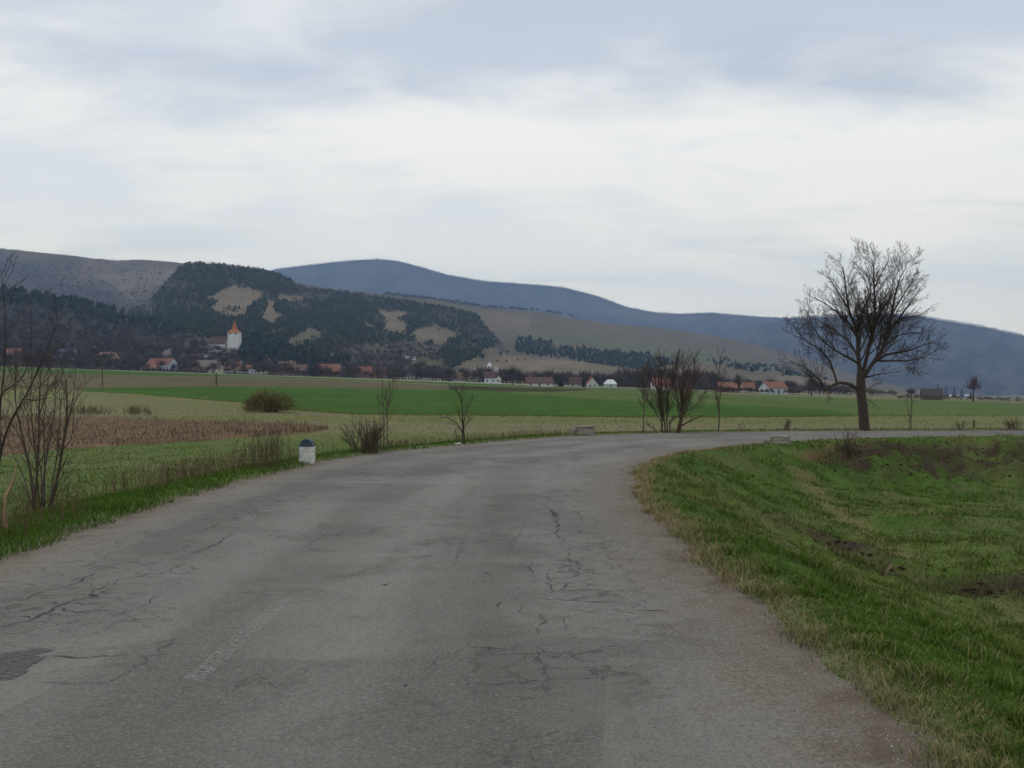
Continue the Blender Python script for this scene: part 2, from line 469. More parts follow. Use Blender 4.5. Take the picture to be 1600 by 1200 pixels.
# ---- road surface (UV = metres from the outer edge, metres from the inner edge)
def road_material():
    m = bpy.data.materials.new('worn_asphalt'); m.use_nodes = True
    nt = m.node_tree; N = nt.nodes; L = nt.links; b = N['Principled BSDF']
    b.inputs['Roughness'].default_value = 0.88; b.inputs['Specular IOR Level'].default_value = 0.25
    geo = N.new('ShaderNodeNewGeometry'); uv = N.new('ShaderNodeUVMap')
    sp = N.new('ShaderNodeSeparateXYZ'); L.new(uv.outputs[0], sp.inputs[0])
    def noise(scale, det=4, rough=0.6, dist=0, vec=None):
        n = N.new('ShaderNodeTexNoise'); n.inputs['Scale'].default_value = scale; n.inputs['Detail'].default_value = det
        n.inputs['Roughness'].default_value = rough; n.inputs['Distortion'].default_value = dist
        L.new(vec or geo.outputs['Position'], n.inputs['Vector']); return n.outputs[0]
    def mr(x, a, b2, c, d, clamp=True):
        n = N.new('ShaderNodeMapRange'); n.clamp = clamp; L.new(x, n.inputs[0])
        for i, v in zip((1, 2, 3, 4), (a, b2, c, d)): n.inputs[i].default_value = v
        return n.outputs[0]
    def mt(op, a, c):
        n = N.new('ShaderNodeMath'); n.operation = op
        for i, v in enumerate((a, c)):
            if isinstance(v, (int, float)): n.inputs[i].default_value = v
            else: L.new(v, n.inputs[i])
        return n.outputs[0]
    def mix(f, a, c):
        n = N.new('ShaderNodeMix'); n.data_type = 'RGBA'
        if isinstance(f, (int, float)): n.inputs[0].default_value = f
        else: L.new(f, n.inputs[0])
        for i, v in ((6, a), (7, c)):
            if isinstance(v, tuple): n.inputs[i].default_value = (*v, 1)
            else: L.new(v, n.inputs[i])
        return n.outputs[2]
    big = noise(0.35, 5, 0.6, 0.4); mid = noise(2.2, 6, 0.65, 0.3); agg = noise(46, 4, 0.75); agg2 = noise(120, 2, 0.6); stain = noise(0.9, 6, 0.7, 1.2)
    wv = N.new('ShaderNodeCombineXYZ'); L.new(mt('MULTIPLY', sp.outputs[0], 1.0), wv.inputs[0]); L.new(mt('MULTIPLY', sp.outputs[1], 0.12), wv.inputs[1])
    lanes = noise(1.15, 3, 0.55, 0.2, wv.outputs[0])
    col = mix(mr(big, .36, .64, 0, 1), (0.128, 0.122, 0.110), (0.192, 0.185, 0.168))
    col = mix(mr(lanes, .40, .66, 0, .75), col, (0.232, 0.225, 0.206))
    # polished wheel tracks and darker oil strips, by distance from the outer edge
    wob_ = mt('ADD', sp.outputs[0], mr(big, .3, .7, -.35, .35, False))
    sn = N.new('ShaderNodeMath'); sn.operation = 'SINE'; L.new(mt('MULTIPLY', wob_, 3.1), sn.inputs[0])
    col = mix(mt('MULTIPLY', mr(sn.outputs[0], 0, 1, 0, .45), mr(mid, .35, .65, .4, 1)), col, (0.250, 0.244, 0.226))
    col = mix(mt('MULTIPLY', mr(sn.outputs[0], 0, -1, 0, .55), mr(mid, .35, .65, 1, .3)), col, (0.100, 0.095, 0.084))
    # square-cut repairs of a different age
    br = N.new('ShaderNodeMapping'); br.inputs['Rotation'].default_value = (0, 0, 0.12); L.new(geo.outputs['Position'], br.inputs[0])
    patch = N.new('ShaderNodeTexVoronoi'); patch.distance = 'CHEBYCHEV'; patch.inputs['Scale'].default_value = 0.38; L.new(br.outputs[0], patch.inputs['Vector'])
    spc = N.new('ShaderNodeSeparateColor'); L.new(patch.outputs['Color'], spc.inputs[0])
    col = mix(mr(spc.outputs[0], .62, .63, 0, .38), col, (0.105, 0.101, 0.093))
    col = mix(mr(spc.outputs[1], .72, .73, 0, .28), col, (0.245, 0.238, 0.220))
    # damp and oily stains, dusty streaks
    col = mix(mr(stain, .52, .66, 0, .6), col, (0.092, 0.087, 0.078))
    col = mix(mr(mid, .52, .74, 0, .40), col, (0.100, 0.096, 0.088))
    col = mix(mr(noise(1.4, 5, .65, .8), .56, .70, 0, .35), col, (0.205, 0.178, 0.140))
    # aggregate speckle
    col = mix(mr(agg, .52, .70, 0, .65), col, (0.33, 0.32, 0.29))
    col = mix(mr(agg, .48, .30, 0, .65), col, (0.055, 0.053, 0.048))
    col = mix(mr(agg2, .60, .75, 0, .3), col, (0.38, 0.37, 0.335))
    # crack networks where the surface is tired
    wob = N.new('ShaderNodeVectorMath'); wob.operation = 'ADD'
    nz = N.new('ShaderNodeTexNoise'); nz.inputs['Scale'].default_value = 1.6; nz.inputs['Detail'].default_value = 6; nz.inputs['Roughness'].default_value = .65; L.new(geo.outputs['Position'], nz.inputs['Vector'])
    sc = N.new('ShaderNodeVectorMath'); sc.operation = 'SCALE'; sc.inputs['Scale'].default_value = 0.8; L.new(nz.outputs['Color'], sc.inputs[0])
    L.new(geo.outputs['Position'], wob.inputs[0]); L.new(sc.outputs[0], wob.inputs[1])
    def cracks(scale, wid):
        v = N.new('ShaderNodeTexVoronoi'); v.feature = 'DISTANCE_TO_EDGE'; v.inputs['Scale'].default_value = scale
        L.new(wob.outputs[0], v.inputs['Vector']); return mr(v.outputs['Distance'], 0, wid, 1, 0)
    def zone(cx, cy_, rx, ry_):
        d1 = N.new('ShaderNodeVectorMath'); d1.operation = 'SUBTRACT'; L.new(geo.outputs['Position'], d1.inputs[0]); d1.inputs[1].default_value = (cx, cy_, 0)
        d2 = N.new('ShaderNodeVectorMath'); d2.operation = 'MULTIPLY'; L.new(d1.outputs[0], d2.inputs[0]); d2.inputs[1].default_value = (1/rx, 1/ry_, 0)
        d3 = N.new('ShaderNodeVectorMath'); d3.operation = 'LENGTH'; L.new(d2.outputs[0], d3.inputs[0])
        return mr(d3.outputs['Value'], .35, 1.0, 1, 0)
    tired = mr(noise(0.30, 3, 0.5, 0, None), .50, .62, 0, .8)
    for z_ in ((-4.4, 9.8, 1.7, 2.8), (1.0, 11.0, 1.1, 5.0), (0.3, 7.0, 1.0, 1.2), (-4.2, 15.5, 1.2, 3.0), (-3.0, 22.0, 1.6, 2.5), (1.0, 17.5, 1.2, 2.5)):
        tired = mt('MAXIMUM', tired, zone(*z_))
    ck = mt('MULTIPLY', mt('MAXIMUM', cracks(0.9, 0.020), mt('MULTIPLY', cracks(2.6, 0.034), 0.8)), tired)
    ck = mt('MULTIPLY', ck, mr(noise(4, 4, .65), .38, .54, 0, .9))
    col = mix(mt('MULTIPLY', tired, .18), col, (0.110, 0.104, 0.094))
    col = mix(ck, col, (0.032, 0.030, 0.027))
    # dusty gravelly edges, mud brown at the very rim
    ed = mt('ADD', mt('MINIMUM', mt('MULTIPLY', sp.outputs[0], 1.25), sp.outputs[1]), mr(mid, .3, .7, -.5, .5, False))
    dust = mix(mr(agg, .38, .64, 0, 1), (0.112, 0.088, 0.064), (0.285, 0.250, 0.200))
    col = mix(mr(ed, 0.25, 1.25, 0.85, 0), col, dust)
    col = mix(mt('MULTIPLY', mr(ed, 0.55, 0.05, 0, .8), mr(stain, .35, .6, .3, 1)), col, (0.105, 0.075, 0.052))
    dk = N.new('ShaderNodeVectorMath'); dk.operation = 'MULTIPLY'; L.new(col, dk.inputs[0]); dk.inputs[1].default_value = (0.87, 0.86, 0.835)
    L.new(dk.outputs[0], b.inputs['Base Color'])
    bp = N.new('ShaderNodeBump'); bp.inputs['Strength'].default_value = 0.55; bp.inputs['Distance'].default_value = 0.012
    h = mt('SUBTRACT', mt('ADD', mt('MULTIPLY', agg, 0.8), mt('MULTIPLY', mid, 0.6)), mt('MULTIPLY', ck, 1.2))
    L.new(h, bp.inputs['Height']); L.new(bp.outputs[0], b.inputs['Normal'])
    return m
M_road = road_material()
nr = len(LE); nc = 30
tt = np.linspace(0, 1, nc)
RX = LE[:, None, :]*(1-tt)[None, :, None] + RE[:, None, :]*tt[None, :, None]
dL_ = np.linalg.norm(RX-LE[:, None, :], axis=2); dR_ = np.linalg.norm(RX-RE[:, None, :], axis=2)
RZ = 0.035*np.sin(np.pi*tt)[None, :] + 0.03*(fbm(RX[..., 0]*0.5, RX[..., 1]*0.5, 71, 3)-0.5)*np.minimum(1, 4*tt*(1-tt))[None, :]
RV = np.concatenate([RX, RZ[..., None]], 2)
ir = np.arange(nr*nc).reshape(nr, nc)
rf = np.stack([ir[:-1, :-1], ir[:-1, 1:], ir[1:, 1:], ir[1:, :-1]], -1).reshape(-1, 4)
road = npmesh('road', RV.reshape(-1, 3), rf, M_road, smooth=True, uv=np.stack([dL_, dR_], -1).reshape(-1, 2))
tag(road, kind='structure')
road_bvh = BVHTree.FromPolygons([tuple(v) for v in RV.reshape(-1, 3)], [tuple(int(q) for q in f) for f in rf])
def road_z(x, y):
    h = road_bvh.ray_cast(Vector((x, y, 5)), Vector((0, 0, -1)))
    return h[0].z if h[0] is not None else 0.0

# ---- open cracks, a sunk patch and worn paint on the asphalt
M_patch = None
def crack(pts, w=0.03, mat=None, seed=0):
    r = random.Random(seed)
    P = [Vector((*onroad(*p), 0)) for p in pts]
    fine_ = [P[0]]
    for a, b in zip(P, P[1:]):
        n = max(2, int((b-a).length/0.07)); nv = Vector((-(b-a).y, (b-a).x, 0)).normalized()
        for i in range(1, n+1):
            j = 0 if i == n else r.gauss(0, 0.022)
            fine_.append(a.lerp(b, i/n) + nv*j)
    mb = MB(); n = len(fine_)
    vs_ = []
    for i, p in enumerate(fine_):
        d = fine_[min(i+1, n-1)]-fine_[max(i-1, 0)]; d.normalize(); nv = Vector((-d.y, d.x, 0))
        ww = w*(0.25+1.1*r.random()**1.6)*min(1, 0.25+3*min(i, n-1-i)/n)
        z = road_z(p.x, p.y)+0.004
        vs_ += [(p.x-nv.x*ww/2, p.y-nv.y*ww/2, z), (p.x+nv.x*ww/2, p.y+nv.y*ww/2, z)]
    mb.add(vs_, [(2*i, 2*i+1, 2*i+3, 2*i+2) for i in range(n-1)])
    return mb.build('crack', mat or M_crack, road)
def crack_material(name, c, lo, hi):
    m = bpy.data.materials.new(name); m.use_nodes = True
    nt = m.node_tree; N = nt.nodes; L = nt.links; b = N['Principled BSDF']
    b.inputs['Base Color'].default_value = (*c, 1); b.inputs['Roughness'].default_value = 0.95
    g = N.new('ShaderNodeNewGeometry'); n = N.new('ShaderNodeTexNoise'); n.inputs['Scale'].default_value = 24; n.inputs['Detail'].default_value = 5; n.inputs['Roughness'].default_value = 0.7
    L.new(g.outputs['Position'], n.inputs['Vector'])
    r = N.new('ShaderNodeMapRange'); L.new(n.outputs[0], r.inputs[0]); r.inputs[1].default_value = lo; r.inputs[2].default_value = hi; r.inputs[4].default_value = 0.85
    t = N.new('ShaderNodeBsdfTransparent'); mx = N.new('ShaderNodeMixShader'); L.new(r.outputs[0], mx.inputs[0]); L.new(t.outputs[0], mx.inputs[1]); L.new(b.outputs[0], mx.inputs[2])
    L.new(mx.outputs[0], N['Material Output'].inputs[0]); return m
M_crack = crack_material('crack_grit', (0.045, 0.042, 0.038), .36, .52)
M_crack2 = crack_material('crack_faint', (0.085, 0.081, 0.074), .42, .60)
M_patch = crack_material('dark_asphalt_patch', (0.090, 0.086, 0.083), .40, .50)
CR = [([(-40,995),(0,985),(53,972),(83,955),(103,947),(150,935),(143,927),(163,922),(187,912)], .055, 0),
      ([(103,947),(130,950),(160,948)], .05, 0), ([(83,955),(120,962),(160,958)], .05, 0), ([(0,975),(30,968),(60,972)], .04, 0),
      ([(20,948),(67,928),(127,913),(130,906),(168,895)], .035, 0), ([(20,948),(70,946),(110,947)], .025, 0),
      ([(220,955),(235,942),(248,935)], .03, 0), ([(190,931),(210,933),(230,932)], .04, 0),
      ([(300,872),(325,860),(345,850),(367,837)], .045, 0), ([(288,868),(292,858),(302,852)], .03, 1),
      ([(215,912),(240,905),(267,893),(287,887),(300,890),(307,895)], .035, 1), ([(267,893),(268,898),(285,902)], .03, 1),
      ([(200,880),(230,886),(258,882)], .04, 1), ([(170,878),(210,880),(250,876)], .02, 1),
      ([(60,1033),(115,1035),(160,1032),(200,1028)], .045, 0), ([(67,1073),(110,1076),(167,1075),(200,1058),(230,1038),(280,1000)], .04, 1),
      ([(375,807),(350,815),(332,826),(308,838)], .04, 1), ([(402,794),(420,793),(437,795)], .09, 0), ([(380,805),(395,806)], .06, 1),
      ([(470,860),(500,845),(533,825)], .025, 1), ([(545,744),(565,741),(590,745),(615,748)], .16, 1), ([(555,752),(590,754),(620,752)], .10, 1),
      ([(480,760),(520,763),(560,764)], .07, 1), ([(832,782),(850,781),(872,783)], .16, 0), ([(868,778),(890,776),(915,777)], .07, 1),
      ([(845,790),(860,798),(863,805),(873,823),(868,835),(880,850)], .06, 0), ([(823,823),(870,823),(910,826),(946,825)], .04, 1),
      ([(863,800),(870,812)], .10, 0), ([(895,798),(905,806),(908,815)], .05, 1), ([(905,738),(925,740)], .13, 0), ([(880,735),(905,737)], .06, 1),
      ([(833,875),(870,877),(920,873),(966,874)], .035, 1), ([(830,880),(829,895),(833,910)], .04, 1), ([(893,855),(890,870),(893,900)], .035, 1),
      ([(860,880),(855,900),(862,925),(850,938)], .03, 1), ([(895,913),(885,918),(880,930)], .035, 0), ([(900,872),(905,885),(898,910)], .03, 1),
      ([(823,938),(870,940),(905,943),(950,944),(983,947)], .045, 1), ([(895,940),(915,936)], .05, 0), ([(965,935),(983,940)], .03, 1), ([(1000,955),(1015,957),(1046,957)], .05, 0),
      ([(846,963),(844,980),(843,997)], .05, 1), ([(880,968),(885,985),(884,995)], .03, 1), ([(815,945),(810,960),(822,966)], .03, 1), ([(785,938),(775,958)], .03, 1),
      ([(820,823),(805,845),(796,870)], .035, 1), ([(730,837),(718,860),(710,890)], .035, 1), ([(545,812),(580,815),(625,815)], .04, 1),
      ([(640,810),(655,820),(700,830)], .02, 1), ([(595,918),(602,920),(610,914)], .06, 0), ([(600,905),(612,905)], .04, 1), ([(756,899),(766,901)], .06, 0),
      ([(733,1018),(770,1018),(816,1021)], .035, 1), ([(740,1076),(800,1073),(856,1068)], .04, 1), ([(838,1022),(850,1050),(862,1075)], .05, 1),
      ([(640,1078),(634,1077),(628,1080)], .03, 0), ([(655,1060),(690,1030),(733,1018)], .02, 1), ([(340,1110),(400,1060),(450,1090)], .02, 1), ([(935,850),(960,846),(985,850)], .03, 1)]
for i, (p, w, k) in enumerate(CR): crack(p, w*(0.9 if k else 0.7), M_crack2 if k else M_crack, i)
def road_sheet(name, poly_px, mat, dz, jit=0.03, seed=1):
    r = random.Random(seed)
    P = [Vector((*onroad(*p), 0)) for p in poly_px]
    Q = []
    for a, b in zip(P, P[1:]+P[:1]):
        n = max(1, int((b-a).length/0.12))
        for i in range(n):
            q = a.lerp(b, i/n) + Vector((r.gauss(0, jit), r.gauss(0, jit), 0)); Q.append((q.x, q.y, road_z(q.x, q.y)+dz))
    c = (sum(q[0] for q in Q)/len(Q), sum(q[1] for q in Q)/len(Q)); Q.append((c[0], c[1], road_z(*c)+dz)); k = len(Q)-1
    return npmesh(name, Q, [(i, (i+1) % k, k) for i in range(k)], mat, road)
road_sheet('sunken_patch', [(-60,1022),(20,1023),(60,1020),(84,1019),(72,1026),(66,1034),(50,1044),(40,1052),(22,1058),(8,1067),(-60,1085)], M_patch, 0.006, 0.07)
def paint_material():
    m = bpy.data.materials.new('worn_road_paint'); m.use_nodes = True
    nt = m.node_tree; N = nt.nodes; L = nt.links; b = N['Principled BSDF']
    b.inputs['Base Color'].default_value = (0.52, 0.51, 0.47, 1); b.inputs['Roughness'].default_value = 0.8
    g = N.new('ShaderNodeNewGeometry'); n = N.new('ShaderNodeTexNoise'); n.inputs['Scale'].default_value = 48; n.inputs['Detail'].default_value = 4; n.inputs['Roughness'].default_value = 0.75
    L.new(g.outputs['Position'], n.inputs['Vector'])
    r = N.new('ShaderNodeMapRange'); L.new(n.outputs[0], r.inputs[0]); r.inputs[1].default_value = .52; r.inputs[2].default_value = .64; r.inputs[4].default_value = .62
    t = N.new('ShaderNodeBsdfTransparent'); mx = N.new('ShaderNodeMixShader'); L.new(r.outputs[0], mx.inputs[0]); L.new(t.outputs[0], mx.inputs[1]); L.new(b.outputs[0], mx.inputs[2])
    L.new(mx.outputs[0], N['Material Output'].inputs[0]); return m
M_paint = paint_material()
def dash(y0, y1, x0, x1, w=0.13):
    mb = MB(); n = 14; v = []
    for i in range(n+1):
        t = i/n; x = x0+(x1-x0)*t; y = y0+(y1-y0)*t
        for k in (-w/2, w/2): v.append((x+k, y, road_z(x+k, y)+0.006))
    mb.add(v, [(2*i, 2*i+1, 2*i+3, 2*i+2) for i in range(n)]); mb.build('lane_marking', M_paint, road)
dash(6.5, 9.0, -2.12, -2.06, 0.15); dash(-1.0, 1.6, -2.15, -2.12)

# ---- fields laid on the plain: each a sheet between two boundary lines
def line(pts):
    a = np.array(pts, float)
    return lambda x: np.interp(x, a[:, 0], a[:, 1])
def field(name, top, bot, x0, x1, mat, dz, cols=90, rows=24, wob=0.6, seed=3):
    T, B = line(top), line(bot)
    xs = np.linspace(x0, x1, cols); V = []
    for i, px in enumerate(xs):
        w = (float(fbm(np.array([px*0.045]), np.array([seed*3.3]), seed, 3)[0])-0.5)*2*wob
        a = at(px, B(px)+w); c = at(px, T(px)-w*0.3)
        if c[1] > 640: c = ((px-800)/F*640, 640.0, 0)
        if a[1] > 630: a = ((px-800)/F*630, 630.0, 0)
        for t in np.r_[0, np.linspace(0.004, 1, rows-1)]:
            x = a[0]+(c[0]-a[0])*t; y = a[1]+(c[1]-a[1])*t
            V.append((x, y))
    V = np.array(V); z = ground_i(V[:, 0], V[:, 1])+dz
    z[::rows] -= dz+0.05
    k = np.arange(cols*rows).reshape(cols, rows)
    f = np.stack([k[:-1, :-1], k[1:, :-1], k[1:, 1:], k[:-1, 1:]], -1).reshape(-1, 4)
    return tag(npmesh(name, np.c_[V, z], f, mat, smooth=True), kind='structure')
BASE = lambda x: 572.5+0.034*x
field('pasture', [(700,601),(900,606),(1040,609.5),(1140,616),(1340,623),(1600,630),(2000,645)], [(700,610),(760,613),(860,622),(1000,632),(1200,642),(1300,651),(1600,650),(2000,655)], 700, 2000, M_olive, 0.03)
field('ploughed_field', [(-400,571),(0,582),(200,586),(400,590),(560,595.5),(700,602),(800,605),(920,608)], [(-400,606),(0,609),(130,609),(200,608),(350,606),(600,609),(760,612),(860,613),(920,609.5)], -400, 920, M_plough, 0.03)
field('green_strip', [(-400,559.5),(0,573.5),(1130,612)], [(-400,570),(0,581.5),(200,586),(400,589),(560,594.5),(700,600.5),(900,605),(1130,613)], -400, 1130, M_wheat, 0.05, wob=0.25)
field('wheat_field', [(130,608.5),(200,606),(350,604.5),(500,606),(600,608),(760,611),(860,619),(900,623),(1000,628),(1100,632),(1200,636),(1300,641),(1345,649)],
      [(130,611),(200,615),(290,622),(380,629),(440,638),(480,642),(560,648),(700,649),(1000,652),(1200,651.5),(1345,650)], 130, 1345, M_wheat, 0.06, wob=0.7)
field('farm_track', [(180,577.6),(430,585.8),(720,596.2),(1340,617.2)], [(180,578.8),(430,587.2),(720,597.9),(1340,618.3)], 180, 1340, M_track, 0.08, wob=0.1)
field('maize_stubble_field', [(-160,650),(0,650),(200,654),(400,660),(470,664),(512,669)], [(-160,718),(0,712),(110,701),(300,690),(400,682),(480,677),(512,671)], -160, 512, M_corn, 0.03, wob=1.2)
# ================================================================== hills
def pix(px, py, Y): return ((px-800)/F*Y, Y, EYE+(600-py)/F*Y)
HILLS = {}
def hill(name, prof, yb, yr, basepy, colf, nu=260, nt_=60, back=0.55, rough=3.0, seed=1, gexp=1.0, scale=0.02):
    """a ridge lofted from its foot (distance yb) to its crest (distance yr); the far side falls away again"""
    T = line(prof); Bp = line(basepy)
    YB = yb if callable(yb) else (lambda p: yb+0*p)
    YR = yr if callable(yr) else (lambda p: yr+0*p)
    pxs = np.linspace(prof[0][0], prof[-1][0], nu)
    ts = np.r_[np.linspace(0, 1, nt_), 1+np.linspace(0, back, 10)[1:]]
    PX, TS = np.meshgrid(pxs, ts, indexing='ij')
    top = T(PX); b0 = Bp(PX)
    yb_, yr_ = YB(PX), YR(PX)
    t1 = np.clip(TS, 0, 1)
    Y = yb_+(yr_-yb_)*TS
    g = t1**gexp
    PY = b0+(top-b0)*g
    bump = (fbm(PX*scale, t1*4.0, seed, 4)-0.5)*2*rough*np.sin(np.pi*t1)
    PY = PY+bump*np.clip((b0-top)/60, 0.15, 1.2)
    crest = (fbm(PX*0.35, PX*0+seed, seed+9, 3)-0.5)*1.2*t1**6
    PY = PY+crest
    X = (PX-800)/F*Y
    Z = EYE+(600-PY)/F*Y
    bk = np.clip(TS-1, 0, None)
    zr = EYE+(600-top)/F*yr_
    Z = np.where(TS > 1, zr-(np.abs(zr)+15)*(bk/back)**1.5, Z)
    X = np.where(TS > 1, (PX-800)/F*Y, X)
    V = np.stack([X, Y, Z], -1).reshape(-1, 3)
    n_, m_ = PX.shape
    k = np.arange(n_*m_).reshape(n_, m_)
    f = np.stack([k[:-1, :-1], k[1:, :-1], k[1:, 1:], k[:-1, 1:]], -1).reshape(-1, 4)
    C = colf(PX, PY, t1)
    o = tag(npmesh(name, V, f, M_hill, col=C.reshape(-1, 3), smooth=True), kind='structure')
    HILLS[o.name] = BVHTree.FromPolygons(V.tolist(), f.tolist())
    return o.name
def flat(c, v=0.2, sx=0.03, seed=3, c2=None):
    c = np.array(c); c2 = np.array(c2 if c2 is not None else c*0.7)
    def f(PX, PY, t):
        n = sst(0.35, 0.65, fbm(PX*sx, PY*sx*2.2, seed, 4))
        return lerp3(c, c2, n*1.0)
    return f
def patches(base, polys):
    def f(PX, PY, t):
        C = base(PX, PY, t)
        jx = PX+(fbm(PX*0.09, PY*0.12, 91, 4)-0.5)*8; jy = PY+(fbm(PX*0.09, PY*0.12, 92, 4)-0.5)*5
        for poly, c, a in polys:
            w = pip(jx, jy, poly)*a
            C = C*(1-w[..., None])+np.array(c)*w[..., None]
        return C
    return f
CLEAR = [[(321,464),(338,459),(354,449),(370,445),(415,457),(400,472),(390,482),(381,497),(355,496),(327,485),(337,472)],
         [(417,467),(432,472),(435,462),(470,461),(480,467),(440,471),(425,477),(430,487),(442,497),(425,510),(412,502),(410,487)],
         [(407,525),(425,516),(450,515),(447,520),(430,521)], [(450,532),(470,520),(485,511),(500,520),(497,527),(475,535),(452,543)], [(565,502),(580,505),(587,512),(575,515)],
         [(590,482),(612,487),(622,486),(635,487),(625,500),(640,510),(632,522),(612,524),(600,516),(604,502)], [(637,524),(657,512),(680,509),(700,514),(728,522),(690,537),(650,534)]]
BROWN = (0.170, 0.135, 0.088); BROWN2 = (0.128, 0.100, 0.066); PURP = (0.062, 0.046, 0.044); GREENF = (0.090, 0.110, 0.050); DARKW = (0.020, 0.026, 0.020)
H_far = hill('far_mountain', [(150,470),(300,440),(380,428),(430,421),(480,414.5),(540,408),(590,405),(620,408),(660,418),(700,430),(760,440),(820,444),(880,449),(930,462),(980,480),(1020,488),(1060,491),(1110,489),(1150,492),(1200,496),(1300,499),(1420,505),(1500,520)],
             4200, 6200, [(150,560),(1500,612)], patches(flat((0.066, 0.064, 0.068), c2=(0.030, 0.035, 0.042), sx=0.045), [([(925,478),(980,482),(1050,492),(1130,496),(1060,503),(960,495)], (0.10, 0.085, 0.07), .8), ([(640,440),(690,455),(700,470),(655,455)], (0.10, 0.09, 0.08), .4)]), rough=14, seed=41, nu=330)
H_right = hill('right_mountain', [(1080,560),(1140,530),(1190,508),(1235,497),(1300,494),(1380,491),(1430,493),(1470,500),(1520,508),(1560,516),(1600,525),(1700,550),(1850,590),(2000,628)],
               2600, 4700, [(1080,612),(1600,626),(2000,640)], patches(flat((0.066, 0.064, 0.070), c2=(0.030, 0.035, 0.044), sx=0.045), [([(1415,510),(1450,512),(1475,518),(1440,525)], (0.10, 0.085, 0.08), .6)]), rough=14, seed=45)
H_left = hill('left_hill', [(-500,380),(-250,380),(-100,383),(0,388),(50,393),(100,398),(150,404),(180,407),(215,405.5),(260,408),(290,412),(340,420),(420,440),(500,470),(560,500)],
              1500, 3000, [(-500,560),(560,585)], patches(flat(BROWN2, c2=(0.082, 0.070, 0.054), sx=0.02), [([(-500,395),(0,392),(40,415),(100,440),(180,455),(210,480),(190,600),(-500,600)], PURP, .95), ([(150,430),(260,420),(285,425),(250,445),(235,455),(190,450)], BROWN, .7)]), rough=5, seed=48)
H_mid = hill('brown_hill', [(380,455),(430,441),(455,440),(500,449),(560,456),(620,462),(700,471),(760,482),(850,488),(900,498),(960,507),(1020,511),(1080,519),(1140,529),(1200,544),(1250,556),(1300,573),(1350,590),(1420,606),(1470,616),(1520,640),(1560,665)],
             1000, 2400, [(380,596),(900,603),(1200,612),(1450,632),(1560,675)], patches(flat(BROWN2, c2=(0.112, 0.094, 0.064), sx=0.025), [([(560,462),(640,465),(760,485),(740,495),(600,475)], (0.13, 0.125, 0.065), .7), ([(820,515),(1000,535),(1200,570),(1180,580),(960,545),(830,530)], GREENF, .6), ([(760,490),(830,492),(820,520),(765,515)], BROWN, .6), ([(1000,560),(1080,555),(1230,575),(1300,600),(1100,570)], GREENF, .5)]), rough=5, seed=52, nu=300)
H_for = hill('forest_hill', [(150,505),(200,488),(235,468),(258,442),(278,420),(290,412.5),(310,411),(350,414),(400,420),(440,430),(465,445),(480,450),(560,459),(600,466),(650,473),(700,481),(745,490),(760,510),(780,530),(800,552),(830,575),(860,600)],
             690, 1750, [(150,584),(540,594),(700,600),(860,608)],
             patches(flat((0.085, 0.074, 0.056), c2=(0.050, 0.046, 0.042), sx=0.04),
                     [([(286,413),(310,411),(350,415),(400,421),(440,431),(465,446),(480,451),(560,460),(600,467),(650,474),(700,482),(745,491),(757,508),(760,520),(735,527),(690,539),(640,533),(600,530),(560,537),(545,547),(500,553),(470,546),(440,549),(380,546),(330,532),(200,492),(192,474),(232,464),(255,440)], (0.040, 0.042, 0.030), .62), ([(688,547),(705,535),(762,519),(779,531),(752,557),(705,577),(692,563)], (0.040, 0.042, 0.030), .62),
                      (CLEAR[0], BROWN, .95), (CLEAR[1], BROWN, .9), (CLEAR[2], (0.14, 0.128, 0.072), .8), (CLEAR[3], (0.13, 0.122, 0.070), .9), (CLEAR[4], BROWN, .7), (CLEAR[5], BROWN, .95), (CLEAR[6], (0.145, 0.124, 0.076), .95),
                      ([(560,540),(650,535),(690,545),(660,560),(600,552)], (0.085, 0.088, 0.055), .6), ([(640,555),(680,560),(700,575),(650,580)], (0.10, 0.12, 0.05), .6), ([(700,575),(760,540),(800,555),(780,580)], BROWN, .7)]), rough=4, seed=57, nu=280, gexp=0.9)
H_fore = hill('field_hill', [(640,594),(690,574),(720,565),(745,557),(770,553.5),(800,556),(850,562),(900,564.5),(950,570.5),(1000,578),(1040,586),(1090,598),(1140,612)],
              720, 1150, [(640,598),(1140,618)], patches(flat(BROWN, c2=(0.130, 0.104, 0.072), sx=0.03), [([(640,590),(720,570),(760,575),(700,592)], (0.10, 0.09, 0.06), .6)]), rough=1.5, seed=61, nt_=30)
H_fore2 = hill('field_slope', [(980,590),(1030,574),(1060,567),(1105,567),(1150,573),(1200,580),(1250,588),(1300,596),(1350,604),(1400,612),(1450,619),(1490,632),(1530,652),(1560,665)],
               760, 1250, [(980,614),(1400,630),(1560,675)], flat(BROWN, c2=(0.125, 0.105, 0.072), sx=0.03), rough=1.5, seed=63, nt_=30)
H_wood = hill('wooded_slope', [(-500,420),(-200,438),(0,452),(60,458),(100,466),(150,478),(200,492),(250,503),(300,514),(350,526),(400,538),(450,550),(500,568),(540,586)],
              665, 1150, [(-500,562),(0,574),(540,596)], flat((0.045, 0.038, 0.034), c2=(0.032, 0.031, 0.030), sx=0.05), rough=3, seed=67, nt_=40)
GROUND_BVH = None
def cast(px, py, names=None):
    d = Vector(((px-800)/F, 1.0, (600-py)/F)).normalized(); o = Vector((0, 0, EYE))
    best = None
    for n in (names or HILLS):
        h = HILLS[n].ray_cast(o, d)
        if h[0] is not None and (best is None or h[3] < best[3]): best = h
    return None if best is None else best[0]
def surface(px, py):
    """the nearest of hills and plain on a sight line"""
    g = at(px, py); h = cast(px, py)
    if h is None or g[1] < h.y: return Vector(g)
    return h

